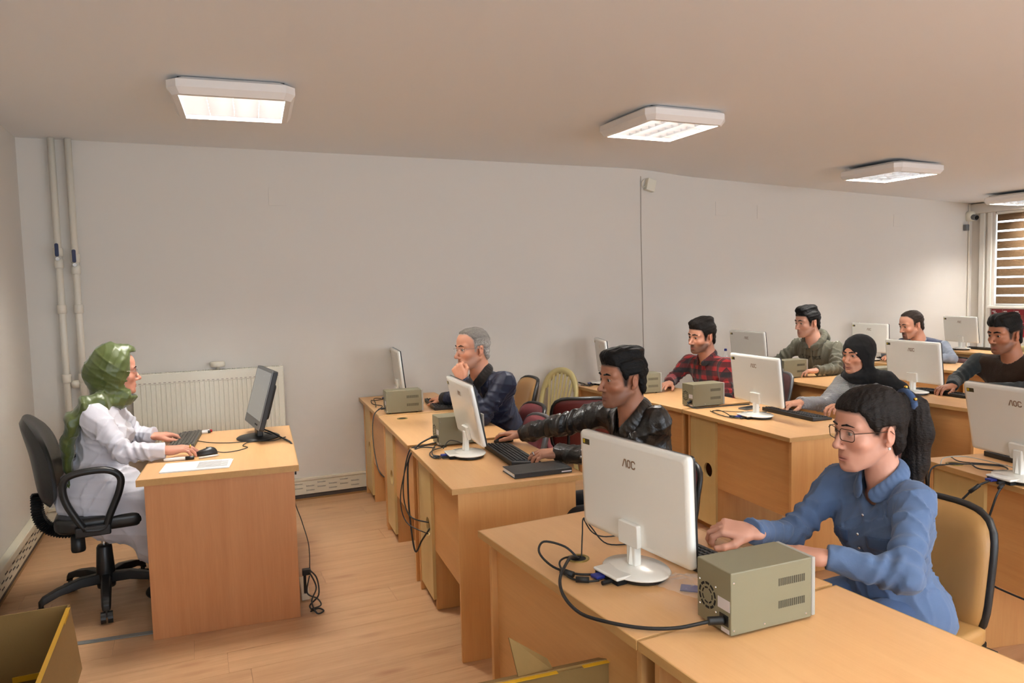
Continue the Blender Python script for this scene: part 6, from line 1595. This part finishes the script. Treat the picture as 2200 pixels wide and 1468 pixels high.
# ------------------------------------------------------------------ man in brown vest (third row, right edge)
p = Person('dark-haired man in brown vest over charcoal sweater at the right edge', (5.30, 3.28), dict(
    head=(5.128, 3.262, 1.168), look=ang(169, -.10), face=ang(174), hscale=1.10, res=.0036, skin=(176, 118, 88), lip=(140, 80, 72), jaw=1.05, nose=1.1, stubble=.5, beard=(40, 28, 22),
    hair='messy', hair_col=(20, 17, 15), thick=.010, brow=1.3,
    J=dict(pelvis=(5.34, 3.28, .56), shL=(5.235, 3.085, .960), shR=(5.170, 3.475, .965), elR=(4.995, 3.520, .830), wrR=(4.845, 3.440, .806), elL=(5.080, 3.050, .820), wrL=(4.890, 3.230, .806))))
p.body([(p.J['wrR'], (-.97, .15, -.06), (0, 0, 1), 'R', 'type'), (p.J['wrL'], (-.92, .30, -.06), (0, 0, 1), 'L', 'claw')])
p.hair()
p.garment('sweater', 'sweater_charcoal', bulk=.006, h=.0065, fold=.004, seed=23, wr_r=.040)
p.garment('vest', 'vest_brown', arms='', bulk=.014, h=.0065, fold=.003, seed=24)
p.trousers()

# ------------------------------------------------------------------ teacher
p = Person('woman in white coat and green headscarf sitting at the teacher desk', (-.52, 4.23), dict(
    head=(-.388, 4.285, 1.184), look=ang(10, -.04), face=ang(4), hscale=1.0, res=.0030, fem=True, noears=True, skin=(208, 146, 122), lip=(176, 92, 88), jaw=.95, nose=1.1,
    hair='short', hair_col=(30, 22, 18), brow=.9, slim=.72, skirt_r=(.185, .175, .150, .135),
    J=dict(pelvis=(-.50, 4.23, .60), shR=(-.475, 4.10, .990), shL=(-.42, 4.41, .990), elR=(-.345, 4.015, .800), wrR=(-.165, 4.005, .800), elL=(-.345, 4.500, .810), wrL=(-.235, 4.450, .800), knR=(-.14, 4.12, .50), knL=(-.14, 4.34, .50), anR=(-.22, 4.13, .09), anL=(-.22, 4.35, .09))))
p.body([(p.J['wrR'], (.97, .05, -.03), (0, -.1, 1), 'R', 'mouse'), (p.J['wrL'], (.86, .48, -.06), (0, 0, 1), 'L', 'type')])
def coat_cut(f, s, ax): pass
g = p.garment('white_coat', 'coat_white', bulk=.010, h=.0055, fold=.010, freq=22, seed=29, wr_r=.044, female=True, skirt=[(-.50, 4.23, .56), (-.40, 4.20, .50), (-.27, 4.18, .44), (-.22, 4.18, .30)], elbow_fold=.008)
T_ = lambda x, y, z: np.array((x, y, z), float)
headscarf(p, 'headscarf', 'scarf_green', (.092, .112, .110), (.062, .072, .104), [((0, .030, -.125), (.078, .070, .050)), ((0, -.03, -.15), (.095, .080, .040))],
          [([p.W((0, -.03, .10)), p.W((0, .05, .100)), p.W((0, .075, .092))], [.045, .036, .024], None), ([p.W((0, -.04, .06)), p.W((0, -.085, .0)), p.W((0, -.06, -.10))], [.07, .06, .06], None),
           ([T_(-.44, 4.17, 1.045), T_(-.51, 4.13, 1.025), T_(-.575, 4.125, .95), T_(-.605, 4.14, .84), T_(-.61, 4.15, .73)], [.055, .058, .060, .058, .050], ((1, 0, .35), .42))], .0045, .0050, 6, (0, .145, -.03), plane=.066)
fr = MB()
for k in range(16):
    a = 2 * math.pi * k / 16; c = np.array((-.61 + .016 * math.cos(a), 4.15 + .046 * math.sin(a), .695)) - p.r
    fr.tube([tuple(c), tuple(c + (.004 * math.sin(5 * a), .004 * math.cos(3 * a), -.03)), tuple(c + (.008 * math.sin(3 * a), .0, -.055))], .0035, 5)
fr.build('fringe', 'scarf_green', p.t)
p.glasses('silver_frame', rimless=True)
p.ring_at(p.J['wrR'] + np.array((.112, .004, .004)), (.95, .1, -.25), .0105, .0028, 'gold', 'ring')
p.trousers()

# bottle standing behind the plaid man's neighbour screen
wb = thing('water_bottle', 'small clear water bottle with blue cap and label left of the third-row monitor', 'bottle', (4.60, 5.585 - .06, .7505))
MB().lathe([(0, 0), (.028, 0), (.030, .01), (.030, .12), (.012, .165), (.011, .18)], n=20).build('bottle_body', 'clear_film', wb, smooth=True)
MB().lathe([(.0305, .05), (.0308, .05), (.0308, .10), (.0305, .10)], n=20).build('label_band', 'vga_blue', wb, smooth=True)
MB().lathe([(0, .20), (.013, .198), (.014, .178), (0, .178)], n=14).build('cap', 'vga_blue', wb, smooth=True)

# ------------------------------------------------------------------ small pieces become sub-parts of the part they sit on
SUB = {'monitor': {'logo_letters': 'housing', 'sticker': 'housing', 'sticker_mark': 'housing', 'stand_bracket': 'housing', 'screen': 'bezel', 'video_plug': 'base_foot', 'power_plug': 'base_foot', 'port_bay': 'base_foot', 'port_cover': 'base_cover'},
       'teacher_monitor': {'screen': 'bezel', 'button': 'bezel', 'rear_bulge': 'housing'},
       'computer_case': {'knob': 'front_bezel', 'vent_slots': 'shell', 'screw': 'shell', 'fan_slots': 'shell', 'rating_label': 'shell', 'power_inlet': 'shell'},
       'student_desk': {'edge_band': 'desktop', 'grommet_ring': 'desktop', 'grommet_hole': 'desktop', 'cabinet_door': 'cabinet_body', 'plinth': 'cabinet_body'}, 'teacher_desk': {'edge_band': 'desktop'},
       'visitor_chair': {'back_rim': 'backrest', 'back_shell': 'backrest', 'seat_shell': 'seat'}, 'ceiling_light': {'tube': 'reflector'}, 'heating_pipe': {'valve_stem': 'riser', 'valve_lever': 'riser', 'coupling': 'riser', 'bracket': 'riser'},
       'radiator': {'punched_slots': 'front_panel', 'fluted_front': 'front_panel'}, 'cardboard_box': {'tape': 'wall_panel'}, 'phone': {'screen': 'body'}, 'mouse': {'wheel': 'shell'}, 'notebook': {'page_marker': 'spine'}, 'keyboard': {'keys': 'body'},
       'person': {'collar': ('denim_shirt', 'leather_jacket', 'quilted_jacket', 'plaid_shirt'), 'shirt_collar': ('shirt',), 'button': ('denim_shirt',), 'pocket_flap': ('denim_shirt',), 'snap': ('leather_jacket', 'quilted_jacket'), 'cuff_snap': ('leather_jacket',), 'cuff': ('quilted_jacket',), 'hood': ('hoodie',), 'drawstring': ('hoodie',), 'printed_lettering': ('hoodie',), 'fringe': ('headscarf',), 'lens': ('glasses_frame',), 'hair_tie': ('hair',), 'hair_tie_bead': ('hair',), 'earring': ('body',), 'ring': ('body',), 'eyes': ('body',), 'eyebrows': ('body',)}}
base_name = lambda o: o.name.rsplit('.', 1)[0] if o.name[-3:].isdigit() and o.name[-4:-3] == '.' else o.name
for root in [o for o in COL.objects if o.parent is None]:
    rules = SUB.get(base_name(root))
    if not rules: continue
    kids = list(root.children)
    for k in kids:
        tgt = rules.get(base_name(k))
        if tgt is None: continue
        tgt = (tgt,) if isinstance(tgt, str) else tgt
        host = next((q for q in kids if base_name(q) in tgt and q is not k), None)
        if host is not None: k.parent = host
stars = [o for o in COL.objects if base_name(o) == 'star_leg']; cast = [o for o in COL.objects if base_name(o) == 'caster']
for a_, b_ in zip(stars, cast): b_.parent = a_
